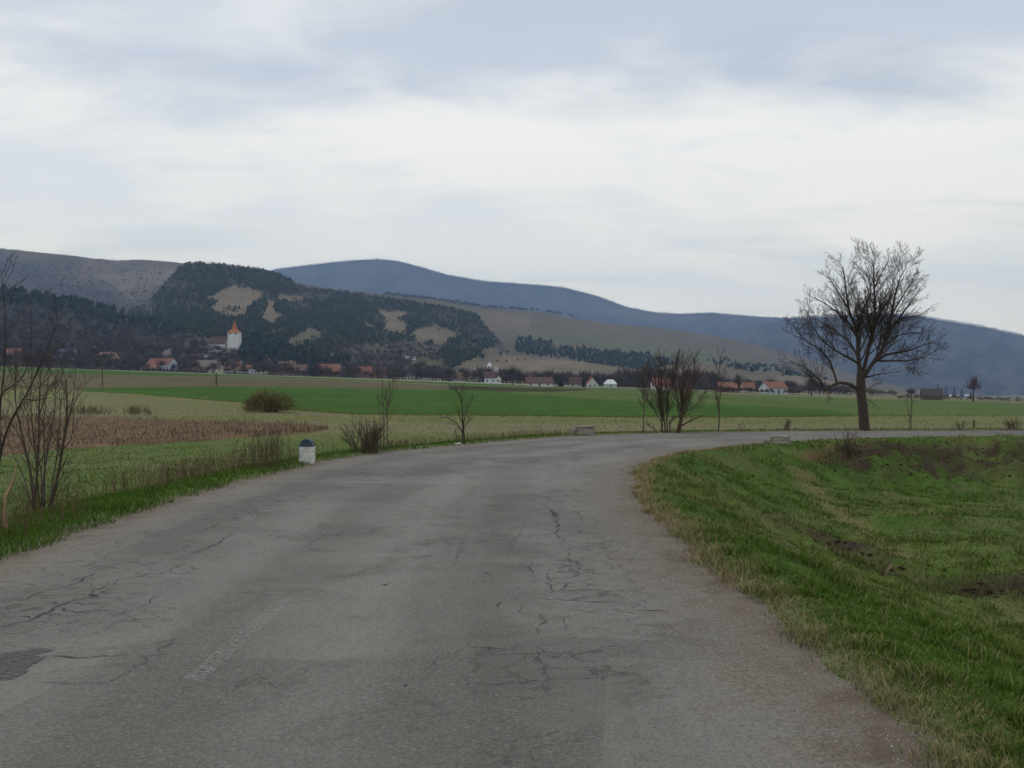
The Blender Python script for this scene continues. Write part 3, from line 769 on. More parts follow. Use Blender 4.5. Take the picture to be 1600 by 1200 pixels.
# ================================================================== woods
def cone_tree(n=6, tiers=3, seed=0):
    r = random.Random(seed); V = []; T = []; C = []
    for k in range(tiers):
        z0 = 0.08+0.80*k/tiers*0.95; z1 = min(1.0, z0+0.52-0.06*k); rad = 0.27*(1-0.27*k)
        b = len(V)
        for i in range(n):
            a = 2*math.pi*i/n+k*0.5+r.uniform(-.2, .2); q = rad*r.uniform(0.75, 1.2)
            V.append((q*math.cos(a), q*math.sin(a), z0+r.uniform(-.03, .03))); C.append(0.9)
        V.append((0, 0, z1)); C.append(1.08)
        for i in range(n): T.append((b+i, b+(i+1) % n, b+n))
    return np.array(V), np.array(T), np.array(C)
def round_tree(seed=0):
    r = random.Random(seed); n = 5; V = []; T = []; C = []
    rings_ = [(.12, .16), (.28, .27), (.52, .30), (.76, .20)]
    for z_, q in rings_:
        for i in range(n):
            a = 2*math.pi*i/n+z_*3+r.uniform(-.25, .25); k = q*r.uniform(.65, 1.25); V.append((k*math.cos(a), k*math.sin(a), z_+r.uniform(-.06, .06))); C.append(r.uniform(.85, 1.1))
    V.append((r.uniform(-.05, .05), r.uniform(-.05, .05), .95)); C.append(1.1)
    for k in range(3):
        for i in range(n):
            j = (i+1) % n; T += [(k*n+i, k*n+j, (k+1)*n+j), (k*n+i, (k+1)*n+j, (k+1)*n+i)]
    for i in range(n): T.append((3*n+i, 3*n+(i+1) % n, 4*n))
    return np.array(V), np.array(T), np.array(C)
def twig_tree(seed, nt_=70, wid=0.05):
    """a leafless crown: many thin slivers fanning up and out, over a short trunk"""
    r = random.Random(seed); V = []; T = []; C = []
    V += [(-.02, 0, 0), (.02, 0, 0), (0, 0, .55)]; T.append((0, 1, 2)); C += [.7]*3
    V += [(0, -.02, 0), (0, .02, 0), (0, 0, .55)]; T.append((3, 4, 5)); C += [.7]*3
    for i in range(nt_):
        a = r.uniform(0, 2*math.pi); el = r.uniform(0.15, 1.45); q = r.uniform(.12, .42)
        c = Vector((math.cos(a)*math.cos(el)*q, math.sin(a)*math.cos(el)*q, .48+math.sin(el)*q*1.15))
        d = Vector((math.cos(a)*math.cos(el)+r.gauss(0, .3), math.sin(a)*math.cos(el)+r.gauss(0, .3), math.sin(el)+.4)).normalized()*r.uniform(.10, .22)
        s = d.cross(Vector((r.gauss(0, 1), r.gauss(0, 1), r.gauss(0, 1)))).normalized()*wid*r.uniform(.4, 1)
        b = len(V)
        V += [tuple(c-d-s*.5), tuple(c-d+s*.5), tuple(c+d)]; T.append((b, b+1, b+2)); k = r.uniform(.75, 1.3); C += [k]*3
    return np.array(V), np.array(T), np.array(C)
CONES = [cone_tree(5, 3, s) for s in range(5)]+[round_tree(s) for s in range(6)]
TWIGS = [twig_tree(s) for s in range(7)]
def forest(name, pts, hts, templates, color, colvar=0.25, wide=1.0, label=None, cat=None, tint=None):
    Vs = []; Ts = []; Cs = []; b = 0
    color = np.array(color)
    for p, h in zip(pts, hts):
        V, T, C = templates[rnd.randrange(len(templates))]
        a = rnd.uniform(0, 6.283); ca, sa = math.cos(a), math.sin(a)
        w = h*wide*rnd.uniform(.8, 1.25)
        X = np.empty_like(V); X[:, 0] = (V[:, 0]*ca-V[:, 1]*sa)*w+p[0]; X[:, 1] = (V[:, 0]*sa+V[:, 1]*ca)*w+p[1]; X[:, 2] = V[:, 2]*h+p[2]-0.03*h
        k = 1+rnd.uniform(-colvar, colvar)
        base = color if tint is None or rnd.random() > 0.35 else np.array(tint)
        Vs.append(X); Ts.append(T+b); Cs.append(np.outer(C*k, base)); b += len(V)
    o = npmesh(name, np.vstack(Vs), np.vstack(Ts), M_veg, col=np.vstack(Cs))
    tag(o, label, cat, None, 'stuff')
    return o
def scatter_px(polys, n, names, holes=(), jitter=5, thin=False):
    pts = []
    P = [p for p in polys]
    xs = [q[0] for p in P for q in p]; ys = [q[1] for p in P for q in p]
    X = rng.uniform(min(xs), max(xs), n); Yp = rng.uniform(min(ys), max(ys), n)
    jx = X+(fbm(X*.09, Yp*.12, 71, 4)-.5)*jitter*5+rng.normal(0, 1.6, n); jy = Yp+(fbm(X*.09, Yp*.12, 72, 4)-.5)*jitter*3+rng.normal(0, 1.0, n)
    ok = np.zeros(n, bool)
    for p in P: ok |= pip(jx, jy, p)
    hx = X+(fbm(X*.09, Yp*.12, 91, 4)-.5)*8+rng.normal(0, 2.2, n); hy = Yp+(fbm(X*.09, Yp*.12, 92, 4)-.5)*5+rng.normal(0, 1.3, n)
    for p in holes: ok &= ~pip(hx, hy, p)
    if thin: ok &= rng.random(n) < 0.22+.78*sst(.38, .52, fbm(X*.030, Yp*.065, 75, 4)+.10*sst(470, 430, Yp))
    for x, y in zip(X[ok], Yp[ok]):
        h = cast(x, y, names)
        if h is not None: pts.append(tuple(h))
    return pts
def heights(n, a, b): return [rnd.uniform(a, b) for _ in range(n)]
P_for = [[(286,413),(310,411),(350,415),(400,421),(440,431),(465,446),(480,451),(560,460),(600,467),(650,474),(700,482),(745,491),(757,508),(760,520),(735,527),(690,539),(640,533),(600,530),(560,537),(545,547),(500,553),(470,546),(440,549),(380,546),(330,532),(200,492),(192,474),(232,464),(255,440)],
         [(688,547),(705,535),(762,519),(779,531),(752,557),(705,577),(692,563)]]
pts = scatter_px(P_for, 24000, [H_for], CLEAR, 5, thin=True)
extra = [tuple(h) for h in (cast(x_, y_, [H_for]) for x_, y_ in zip(np.r_[rng.uniform(200, 740, 260), rng.normal(362, 8, 40)], np.r_[rng.uniform(425, 560, 260), rng.normal(484, 2.5, 40)])) if h]
ridge_pts = []
for px in np.arange(284, 752, 3.3):
    T = line([(286,413),(310,411.2),(350,414.2),(400,420.2),(440,430.2),(465,445.2),(480,450.2),(560,459.2),(600,466.2),(650,473.2),(700,481.2),(745,490.4),(757,505)])
    h = cast(px, T(px)+1.2, [H_for])
    if h: ridge_pts.append(tuple(h))
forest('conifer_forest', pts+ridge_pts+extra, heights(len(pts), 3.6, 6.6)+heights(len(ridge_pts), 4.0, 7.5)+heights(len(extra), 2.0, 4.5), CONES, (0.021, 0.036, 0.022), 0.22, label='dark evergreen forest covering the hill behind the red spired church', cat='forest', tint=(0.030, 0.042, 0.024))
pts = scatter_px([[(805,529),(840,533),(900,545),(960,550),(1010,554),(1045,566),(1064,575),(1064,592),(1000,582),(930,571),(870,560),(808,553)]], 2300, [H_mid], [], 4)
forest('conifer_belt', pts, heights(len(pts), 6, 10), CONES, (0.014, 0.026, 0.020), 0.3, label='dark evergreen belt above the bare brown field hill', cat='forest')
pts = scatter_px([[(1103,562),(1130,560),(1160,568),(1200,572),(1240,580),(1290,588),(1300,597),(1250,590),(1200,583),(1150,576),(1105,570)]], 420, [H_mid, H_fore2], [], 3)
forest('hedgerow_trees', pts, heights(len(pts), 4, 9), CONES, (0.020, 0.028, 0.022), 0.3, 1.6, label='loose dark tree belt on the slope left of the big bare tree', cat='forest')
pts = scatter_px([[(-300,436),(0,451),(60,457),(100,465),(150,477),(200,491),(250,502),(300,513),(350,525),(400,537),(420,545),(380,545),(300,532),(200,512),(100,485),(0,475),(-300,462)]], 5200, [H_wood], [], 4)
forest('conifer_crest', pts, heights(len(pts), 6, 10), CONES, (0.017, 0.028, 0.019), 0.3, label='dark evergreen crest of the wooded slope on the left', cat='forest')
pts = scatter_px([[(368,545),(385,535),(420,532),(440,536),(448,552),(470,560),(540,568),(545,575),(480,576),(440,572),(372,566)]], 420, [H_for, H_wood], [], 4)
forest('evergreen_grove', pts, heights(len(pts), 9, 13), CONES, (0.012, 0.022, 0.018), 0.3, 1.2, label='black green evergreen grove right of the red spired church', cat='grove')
# leafless woods
pts = scatter_px(P_for, 4200, [H_for], CLEAR, 6)
forest('mixed_bare_trees', pts, heights(len(pts), 3.5, 6.5), TWIGS, (0.060, 0.054, 0.046), 0.3, 1.3, label='grey brown leafless trees mixed into the dark hill forest', cat='wood')
pts = scatter_px([[(-300,470),(0,478),(100,490),(200,514),(300,534),(380,548),(520,572),(520,590),(300,578),(0,572),(-300,565)]], 3600, [H_wood, H_for], [], 4)
forest('bare_woodland', pts, heights(len(pts), 6, 9.5), TWIGS, (0.066, 0.052, 0.049), 0.35, 1.1, label='purple brown leafless wood on the slope behind the left houses', cat='wood', tint=(0.052, 0.042, 0.042))
pts = scatter_px([[(430,545),(500,552),(560,540),(640,536),(700,560),(700,590),(560,590),(430,580)]], 1100, [H_for], [[(560,542),(600,545),(610,556),(570,552)], [(640,562),(690,568),(700,580),(660,576)]], 4)
forest('orchard_trees', pts, heights(len(pts), 4, 7), TWIGS, (0.074, 0.057, 0.054), 0.3, 1.2, label='leafless orchards and scrub on the slope behind the village centre', cat='orchard')
pts = [tuple(h) for h in (cast(px, py, [H_left]) for px, py in zip(rng.uniform(-60, 255, 2000), rng.uniform(410, 486, 2000))) if h]
pts = [p for p in pts if rnd.random() < .12+.88*float(sst(.38, .55, fbm(np.array([p[0]*.006]), np.array([p[2]*.02]), 15, 3))[0])]
forest('hillside_scrub', pts, heights(len(pts), 4, 7), TWIGS, (0.070, 0.057, 0.053), 0.2, 1.8, label='purple brown scrub high on the left hill', cat='scrub')
pts = []
for px in np.arange(600, 905, 2.2):
    T = line([(600,461),(620,462),(700,471),(760,482),(850,488),(905,498)])
    h = cast(px, T(px)+rnd.uniform(.6, 4 if px < 760 else 1.5), [H_mid])
    if h and (px < 770 or rnd.random() < 0.6): pts.append(tuple(h))
forest('ridge_trees', pts, heights(len(pts), 8, 13), TWIGS, (0.040, 0.034, 0.034), 0.3, 1.2, label='leafless tree row along the crest of the brown hill', cat='tree row')
pts = []
for px in np.arange(430, 1240, 2.0):
    T = line([(430,421),(480,414.5),(540,408),(590,405),(620,408),(660,418),(700,430),(760,440),(820,444),(880,449),(930,462),(980,480),(1020,488),(1060,491),(1110,489),(1150,492),(1200,496),(1240,498)])
    h = cast(px, T(px)+1.0, [H_far])
    if h: pts.append(tuple(h))
for px in np.arange(1236, 1650, 2.0):
    T = line([(1235,497),(1300,494),(1380,491),(1430,493),(1470,500),(1520,508),(1560,516),(1600,525),(1650,537)])
    h = cast(px, T(px)+1.0, [H_right])
    if h: pts.append(tuple(h))
forest('mountain_crest_trees', pts, heights(len(pts), 8, 14), TWIGS, (0.035, 0.033, 0.034), 0.3, 1.6, label='thin fringe of trees on the far blue mountain crests', cat='tree fringe')
pts = []
for px in np.arange(-10, 240, 6):
    T = line([(-10,387),(0,388),(50,393),(100,398),(150,404),(180,407),(215,405.5),(240,407)])
    h = cast(px, T(px)+.8, [H_left])
    if h and rnd.random() < .35: pts.append(tuple(h))
forest('crest_bushes', pts, heights(len(pts), 3, 7), TWIGS, (0.03, 0.03, 0.025), 0.3, 1.3, label='scattered bushes along the crest of the left hill', cat='bushes')
# ================================================================== village
def house(label, px0, px1, base, eave, ridge, roof, wall, rz=0.0, gable=False, hip=False, depth=None, chim=1, group=None, name='village_house', cat='house', Y=None, chim_white=False, win=True, gmat=None):
    pc = (px0+px1)/2
    if Y is None:
        p = surface(pc, base); Y = p.y
    X = (pc-800)/F*Y
    zb = EYE+(600-base)/F*Y
    HOUSES.append((px0, px1, Y))
    s = Y/F
    ww = (px1-px0)*s; h = max(0.8, (base-eave)*s); rh = max(0.6, (eave-ridge)*s)
    o = empty(name, (X, Y, zb), 0)
    if gable:
        Wd = ww; Ln = depth or ww*1.5; ry = math.pi/2
        W, D = Ln, Wd
    else:
        W, D = ww, depth or max(5.0, min(9.0, ww*0.7)); ry = 0
    o.rotation_euler = (0, 0, R(rz)+ry)
    found = 2.2
    mb = MB()
    if hip:
        mb.box(-W/2, W/2, -D/2, D/2, -found, h)
    else:
        sec = [(-D/2, -found), (D/2, -found), (D/2, h), (0, h+rh), (-D/2, h)]
        v = [(-W/2, y, z) for y, z in sec]+[(W/2, y, z) for y, z in sec]
        mb.add(v, [(4,3,2,1,0)[::-1], (5,6,7,8,9)]+[(i, (i+1) % 5, 5+(i+1) % 5, 5+i)[::-1] for i in range(5)])
    mb.build('wall', WALLC[wall], o)
    ov = 0.35; t = 0.22; sl = rh/(D/2)
    mb = MB()
    if hip:
        rl = max(0.15, W/2-D/2*0.75); a = W/2+ov; b = D/2+ov; z0 = h+0.005
        mb.add([(-a,-b,z0),(a,-b,z0),(a,b,z0),(-a,b,z0),(-rl,0,z0+rh),(rl,0,z0+rh)], [(3,2,1,0),(0,1,5,4),(1,2,5),(2,3,4,5),(3,0,4)])
    else:
        a = W/2+ov
        sec = [(-D/2-ov, h-ov*sl+0.01), (0, h+rh+0.01), (D/2+ov, h-ov*sl+0.01), (D/2+ov, h-ov*sl+t), (0, h+rh+t*1.1), (-D/2-ov, h-ov*sl+t)]
        v = [(-a, y, z) for y, z in sec]+[(a, y, z) for y, z in sec]
        fs = [(i, (i+1) % 6, 6+(i+1) % 6, 6+i) for i in range(6)]
        mb.add(v, fs+[(0,5,4,1), (1,4,3,2), (6,7,10,11), (7,8,9,10)])
    rf_ = mb.build('roof', ROOFC[roof], o)
    for k in range(chim):
        cx = W*(0.22 if k == 0 else -0.25)
        MB().box(cx-.35, cx+.35, -.35+D*.08, .35+D*.08, h+rh*0.55, h+rh+1.0).build('chimney', WALLC['white' if chim_white else 'brick'], rf_)
    if win and h > 1.2:
        n = max(1, int(W/3.4)); zc = min(h*0.55, 1.6); hh = min(0.65, h*0.3)
        door = n//2 if n > 2 else -1
        for i in range(n):
            x = -W/2+W*(i+.5)/n
            if i == door:
                MB().box(x-.5, x+.5, -D/2-.04, -D/2+.05, -found*.4, zc+hh).build('door', WALLC['wood'], o)
            else:
                wi = MB().box(x-.45, x+.45, -D/2-.03, -D/2+.05, zc-hh, zc+hh).build('window', M_glass, o)
        for sx in (-1, 1):
            for yy in (-D*.2, D*.2):
                MB().box(min(sx*W/2-.05, sx*W/2+.03*sx), max(sx*W/2+.05*-sx*0+.03*sx, sx*W/2-.05), yy-.4, yy+.4, zc-hh, zc+hh).build('window', M_glass, o)
    tag(o, label, cat, group)
    return o
HOUSES = []
VG = 'houses of the village under the hills'
H = lambda *a, **k: house(*a, group=VG, **k)
H('low red roofed house half hidden behind the shrub stems at far left', 8, 36, 556, 552, 545, 'red', 'grey')
H('white walled house with blue grey roof among bare trees, far left', 90, 118, 560, 552, 546, 'blue', 'white', chim=0)
H('pale sheet roofed shed high among the bare trees, far left', 84, 103, 540, 537, 534, 'white', 'grey', chim=0, win=False)
H('house with low orange roof and orange gable, left of the red roofed farmhouse', 155, 182, 563, 557, 550.5, 'orange', 'ochre', rz=-14, chim=0)
H('tiny white gabled hut up among the leafless trees', 142, 148, 545, 542.5, 539.5, 'white', 'white', gable=True, chim=0, win=False)
H('red roofed farmhouse with pale blue gable end behind a dark fence', 231, 276, 579, 569, 560.5, 'red', 'pale', rz=-22, chim=1)
H('orange roofed lean-to at the left end of the red roofed farmhouse', 222, 246, 579, 574.5, 570, 'orange', 'ochre', chim=0)
H('small grey house behind the red roofed farmhouse', 228, 241, 564, 559, 554, 'grey', 'cream', chim=0)
H('hip roofed grey tiled house uphill behind the red roofed farmhouse', 253, 268, 562, 556, 547, 'grey', 'grey', hip=True, chim_white=True)
H('small brown roofed cottage right of the red roofed farmhouse', 284, 305, 580, 574, 567, 'brown', 'ochre', rz=10)
H('long house with grey brown roof below the church', 305, 338, 581, 573, 563, 'grey', 'grey', chim=0)
H('cream walled house with grey hipped roof in front of the church hill', 322, 351, 582.5, 576, 569, 'grey', 'cream', hip=True, chim=0)
H('red brown roofed house just left below the church', 296, 313, 566, 560, 553, 'brown', 'brick', chim=0)
H('white gabled house tucked directly below the church nave', 319, 329, 562, 558, 554.5, 'white', 'white', gable=True, chim=0)
H('orange brown hip roofed house with white chimney below the spire', 357, 384, 582, 577, 566, 'orange', 'cream', hip=True, chim_white=True)
H('small orange roofed house beside a white gabled one, below the evergreen grove', 382, 394, 582.5, 578, 571, 'orange', 'white', chim=0)
H('little white gabled house at the field edge below the evergreen grove', 392, 406, 583.5, 579, 573, 'grey', 'pale', gable=True, chim=0)
H('low cream walled shed at the field edge', 406, 418, 584.5, 579.5, 577.5, 'grey', 'cream', chim=0, win=False)
H('tall grey house with dark roof under the evergreen grove', 412, 424, 579, 572, 563, 'dark', 'grey', rz=20, chim=1, chim_white=True)
H('red brown roofed house with white chimney, right of the tall grey house', 436, 462, 582, 575, 565, 'brown', 'brick', chim_white=True, rz=8)
H('brown barn behind dark hedges near a wooden pole', 464, 484, 585, 579, 570, 'brown', 'wood', chim=0)
H('long orange brown roofed house in the village middle', 500, 532, 587, 579.5, 569, 'orange', 'brick', chim=0)
H('red roofed house sunk in bare trees right of the long orange brown roof', 560, 582, 588, 582, 573, 'red', 'brick', chim=1)
H('dark red roofed house among bare trees above the white fence', 584, 604, 589, 583, 574, 'maroon', 'brick')
H('small white house alone on the green slope', 634, 649, 562, 556, 549.5, 'dark', 'white', rz=15, chim=1, chim_white=True)
H('white gabled house with pale roof left of the white church', 704, 718, 588, 581, 574, 'white', 'white', gable=True, depth=7, chim=0)
H('brown roofed cottage with white walls by the field, left of the white church', 710, 728, 596.5, 592, 582, 'brown', 'white', chim=0)
H('mossy hip roofed house left of the white church', 730, 749, 595, 588, 578, 'olive', 'cream', hip=True)
H('small white gable showing above the mossy hip roof', 739, 748, 580, 578, 574, 'white', 'white', gable=True, chim=0, win=False)
H('red roofed white house in front of the white church', 757, 775, 599, 590, 581, 'maroon', 'pale', chim=0)
H('narrow white gable with dark doorway beside the red roofed white house', 775, 783, 599, 592, 587, 'brown', 'white', gable=True, chim=0)
H('red roofed house right of the white church behind bare trees', 817, 837, 599, 593, 585.5, 'red', 'brick')
H('long low white house with reddish roof along the field edge', 822, 863, 603.5, 598.5, 590, 'maroon', 'white', chim=1)
H('low white house with dark red roof left of a spruce', 889, 910, 604.5, 599.5, 590, 'maroon', 'white', chim=0)
H('steep white gabled house with red roof right of a spruce', 916, 933, 605.5, 600, 590, 'red', 'white', gable=True, depth=10, chim=1)
H('dark roofed barn behind the white gabled house', 928, 948, 602, 595, 585, 'dark', 'wood', chim=0)
H('pale sheet roofed house at the right end of the white houses', 944, 963, 606, 600, 593, 'white', 'white', hip=True, chim=0)
H('red roofed house behind the roadside tree clump', 1018, 1046, 609, 602, 591, 'red', 'white')
H('dark red roofed barn right behind the roadside tree clump', 1048, 1078, 610, 604, 596, 'maroon', 'brick', chim=0)
H('orange roofed house just right of the thin roadside sapling', 1122, 1150, 613, 606, 597.5, 'orange', 'brick', chim=1)
H('small orange roofed house between two bare garden trees', 1158, 1178, 614, 606, 598, 'orange', 'cream', chim=0)
H('orange roofed brick house with pale blue gable wall near the big bare tree', 1190, 1226, 615.5, 606.5, 597, 'orange', 'pale', rz=24, chim=1)
H('dark brown wooden barn at the far right edge of the plain', 1441, 1470, 625, 617, 608, 'dark', 'wood', rz=-18, chim=0, name='barn', cat='barn')
H('tiny white shed on the far right plain, left of two more', 1481, 1487, 620.5, 618.5, 617, 'white', 'white', chim=0, win=False)
H('tiny white shed in the middle of three on the far right plain', 1490, 1497, 620.5, 618.5, 617, 'white', 'white', chim=0, win=False)
H('tiny white shed nearest the red bare tree on the far right plain', 1507, 1515, 621, 618.5, 616.8, 'white', 'white', chim=0, win=False)

# ---- church with red spire
def ring(n, r, z, a0=math.pi/4): return [(r*math.cos(a0+2*math.pi*i/n), r*math.sin(a0+2*math.pi*i/n), z) for i in range(n)]
def loft(mb, rings):
    n = len(rings[0]); v = [p for r_ in rings for p in r_]
    fs = [(k*n+i, k*n+(i+1) % n, (k+1)*n+(i+1) % n, (k+1)*n+i) for k in range(len(rings)-1) for i in range(n)]
    fs += [tuple(range(n))[::-1], tuple((len(rings)-1)*n+i for i in range(n))]
    return mb.add(v, fs)
pc = surface(352, 551); YC = pc.y; S = YC/F
ch = empty('church', ((352-800)/F*YC, YC, EYE+(600-551)/F*YC))
tag(ch, 'church with white square tower, orange red spire and dark red nave roof', 'church')
tx = (366.5-352)*S; tw = 17*S; zt = (551-520)*S
MB().box(tx-tw/2, tx+tw/2, -tw/2, tw/2, -6, zt).build('tower', M_white, ch)
q = math.sqrt(2)
prof = [(0.60, 0.0), (0.50, 0.09), (0.34, 0.20), (0.22, 0.33), (0.17, 0.50), (0.10, 0.76), (0.01, 1.0)]
sp = loft(MB(), [ring(4, q*tw*a*0.9, zt+0.01+b*19*S) for a, b in prof]); sp.v = [(x+tx, y, z) for x, y, z in sp.v]
spo = sp.build('spire', ROOFC['spire'], ch)
MB().tube([(tx, 0, zt+19*S), (tx, 0, zt+19*S+1.2)], [.08, .05], 5).build('finial', M_wood, spo)
for k in (-.27, 0.27):
    MB().box(tx+k*tw-.11*tw, tx+k*tw+.11*tw, -tw/2-.06, -tw/2+.2, zt-2.6*S, zt-0.4*S).build('belfry_opening', M_glass, ch)
for k in (-.27, 0.27):
    MB().box(tx-tw/2-.06, tx-tw/2+.2, k*tw-.11*tw, k*tw+.11*tw, zt-2.6*S, zt-0.4*S).build('belfry_opening', M_glass, ch)
nx0, nx1 = (329-352)*S, (354-352)*S; nh = (551-537.5)*S; nd = 9.0; nr_ = 11*S
sec = [(-nd/2, -6), (nd/2, -6), (nd/2, nh), (0, nh+nr_), (-nd/2, nh)]
v = [(nx0, y-1, z) for y, z in sec]+[(nx1, y-1, z) for y, z in sec]
MB().add(v, [(0,1,2,3,4), (9,8,7,6,5)]+[(i, 5+i, 5+(i+1) % 5, (i+1) % 5) for i in range(5)]).build('nave_wall', M_white, ch)
sec = [(-nd/2-.4, nh-.6), (0, nh+nr_+.02), (nd/2+.4, nh-.6), (nd/2+.4, nh-.3), (0, nh+nr_+.35), (-nd/2-.4, nh-.3)]
v = [(nx0-.3, y-1, z) for y, z in sec]+[(nx1+.3, y-1, z) for y, z in sec]
MB().add(v, [(i, (i+1) % 6, 6+(i+1) % 6, 6+i) for i in range(6)]+[(0,5,4,1), (1,4,3,2), (6,7,10,11), (7,8,9,10)]).build('nave_roof', ROOFC['maroon'], ch)
for f_ in (.30, .62):
    x = nx0+(nx1-nx0)*f_
    MB().box(x-.45, x+.45, -nd/2-1.06, -nd/2-.9, nh*.25, nh*.78).build('window', M_glass, ch)
# ---- white church on the slope
pc = surface(765, 586); YC = pc.y; S = YC/F
wc = empty('white_church', ((765-800)/F*YC, YC, EYE+(600-586)/F*YC))
tag(wc, 'small all white church with stepped tower and pyramid roof', 'church')
loft(MB(), [ring(4, 4.6*S*q/1.0, -4), ring(4, 4.6*S*q, 8*S)]).build('nave', M_white, wc)
loft(MB(), [ring(4, 5.2*S*q, 8.02*S), ring(4, 3.6*S*q, 10.6*S)]).build('lower_roof', ROOFC['white'], wc)
loft(MB(), [ring(4, 3.2*S*q, 10.62*S), ring(4, 3.2*S*q, 14.5*S)]).build('tower', M_white, wc)
loft(MB(), [ring(4, 4.0*S*q, 14.52*S), ring(4, 2.6*S*q, 16.6*S), ring(4, 1.0*S*q, 18.6*S), ring(4, .08*S, 21.2*S)]).build('tower_roof', ROOFC['white'], wc)
for x in (-1.6, 1.6):
    MB().box(x*S-.35, x*S+.35, -3.2*S-.05, -3.2*S+.1, 11.4*S, 13.4*S).build('belfry_opening', M_glass, wc)
for x in (-2.6, 0, 2.6):
    MB().box(x*S-.4, x*S+.4, -4.6*S-.05, -4.6*S+.1, 2.4*S, 5.6*S).build('window', M_glass, wc)
H('little white gabled annexe right of the white church', 771, 779, 588, 577, 570.5, 'white', 'white', gable=True, depth=6, chim=0)

# village tree mass
pts = []; hts = []
for px in np.arange(-120, 1330, 1.4):
    for k in range(3):
        if rnd.random() < (0.62 if px < 700 else 0.95):
            by = BASE(px)-rnd.uniform(0.2, 6.0)*rnd.random()
            p = surface(px+rnd.uniform(-2, 2), by)
            front = any(a_-2 < px < b_+2 and p.y < y_+6 for a_, b_, y_ in HOUSES)
            if front and rnd.random() < (.8 if px < 800 else .45): continue
            if p.y < 900: pts.append(tuple(p)); hts.append(rnd.uniform(3.0, 8.5)*(1.15 if px < 700 else 0.8 if px > 1130 else 0.9)*(1.35 if 960 < px < 1120 else 1)*(1.55 if px > 700 else 1)*(0.6 if rnd.random() < .4 else 1))
forest('village_trees', pts, hts, TWIGS, (0.070, 0.050, 0.043), 0.4, 1.15, label='leafless garden trees and hedges massed among the village houses', cat='trees', tint=(0.050, 0.040, 0.038))
pts = []; hts = []
for px in np.arange(960, 1250, 1.0):
    p = Vector(at(px+rnd.uniform(-1, 1), BASE(px)+rnd.uniform(0.2, 1.2)+ (1.2 if px > 1100 else 0)))
    pts.append(tuple(p)); hts.append(rnd.uniform(1.6, 3.4))
forest('garden_hedge', pts, hts, TWIGS, (0.060, 0.044, 0.036), .35, 1.5, label='low dark brown hedge along the field before the right hand houses', cat='hedge')
# ---- fences
def fence(name, label, px0, px1, base, h, mat, n, gap=True):
    a = surface(px0, base(px0)); b = surface(px1, base(px1))
    o = empty(name, tuple(a)); tag(o, label, 'fence')
    d = Vector(b)-Vector(a)
    hh = h*a.y/F
    for i in range(n):
        t = i/(n-1); p = d*t
        zz_ = p.z-0.3
        MB().box(p.x-(.42 if gap else d.x/n*.47), p.x+(.42 if gap else d.x/n*.47), p.y-.08, p.y+.08, zz_, zz_+hh+.3).build('fence_post' if gap else 'fence_panel', mat, o)
    MB().add([(0, -.04, hh*.5), (0, .04, hh*.5), (0, .04, hh*.62), (0, -.04, hh*.62), (d.x, d.y-.04, d.z+hh*.5), (d.x, d.y+.04, d.z+hh*.5), (d.x, d.y+.04, d.z+hh*.62), (d.x, d.y-.04, d.z+hh*.62)],
             [(3,2,1,0), (4,5,6,7), (0,1,5,4), (1,2,6,5), (2,3,7,6), (3,0,4,7)]).build('rail', M_wood, o)
fence('post_fence', 'longer row of white posts at the field edge below the village', 655, 688, lambda x: BASE(x)-.4, 4.4, WALLC['cream'], 10)
fence('post_fence', 'shorter row of white posts at the field edge, left of the longer row', 616, 641, lambda x: BASE(x)-.4, 4.0, WALLC['cream'], 6)
fence('board_fence', 'long dark board fence in front of the red roofed farmhouse', 224, 322, lambda x: BASE(x)-.6, 4.0, ROOFC['dark'], 22, gap=False)

# ---- village conifers and lone trees told apart
def conifer(label, px, base, top, wide=0.45, name='spruce_tree', color=(0.014, 0.026, 0.019), Y=None, grp=None):
    p = surface(px, base) if Y is None else Vector(pix(px, base, Y))
    h = (base-top)/F*p.y
    o = empty(name, tuple(p)); tag(o, label, 'tree', grp)
    MB().tube([(0, 0, -.4), (0, 0, h*.5)], [h*.03, h*.015], 6).build('trunk', M_bark, o)
    V = []; T = []; C = []
    r = random.Random(int(px*7)); n = 9; tiers = 8
    for k in range(tiers):
        z0 = h*(.06+.80*k/tiers); z1 = h*min(1, .06+.80*(k+1.9)/tiers+.04); rad = h*wide*.5*(1-.88*k/tiers)
        b = len(V)
        for i in range(n):
            a = 2*math.pi*i/n+k*.7; q_ = rad*r.uniform(.6, 1.15)
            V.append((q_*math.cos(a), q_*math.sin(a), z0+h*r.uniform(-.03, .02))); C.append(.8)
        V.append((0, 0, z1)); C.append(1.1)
        for i in range(n): T.append((b+i, b+(i+1) % n, b+n))
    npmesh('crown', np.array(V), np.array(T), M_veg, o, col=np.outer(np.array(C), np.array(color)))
    return o
conifer('broad tall spruce beside a wooden pole in the village middle', 490, 588, 543, .62)
conifer('slender dark spruce between the low white house and the white gable', 912, 606, 577, .36)
conifer('squat dark evergreen bush tree left of the slender spruce', 876, 604.5, 588, 1.0, 'yew_tree')
conifer('small dark spruce uphill behind the red roofed farmhouse', 243, 563, 545, .5)
conifer('slim conifer standing alone at the left edge of the conifer belt', 907, 560, 541, .4)
for i, (px, b, t, w) in enumerate([(1466, 621, 597, .55), (1478, 621, 600, .5), (1491, 621, 601, .55), (1503, 622, 606, .7), (1517, 622, 609, .7)]):
    conifer(['leftmost', 'second from left', 'middle', 'second from right', 'rightmost'][i]+' of five dark trees behind the far right sheds', px, b, t, w, 'dark_tree', grp='dark trees on the far right plain')

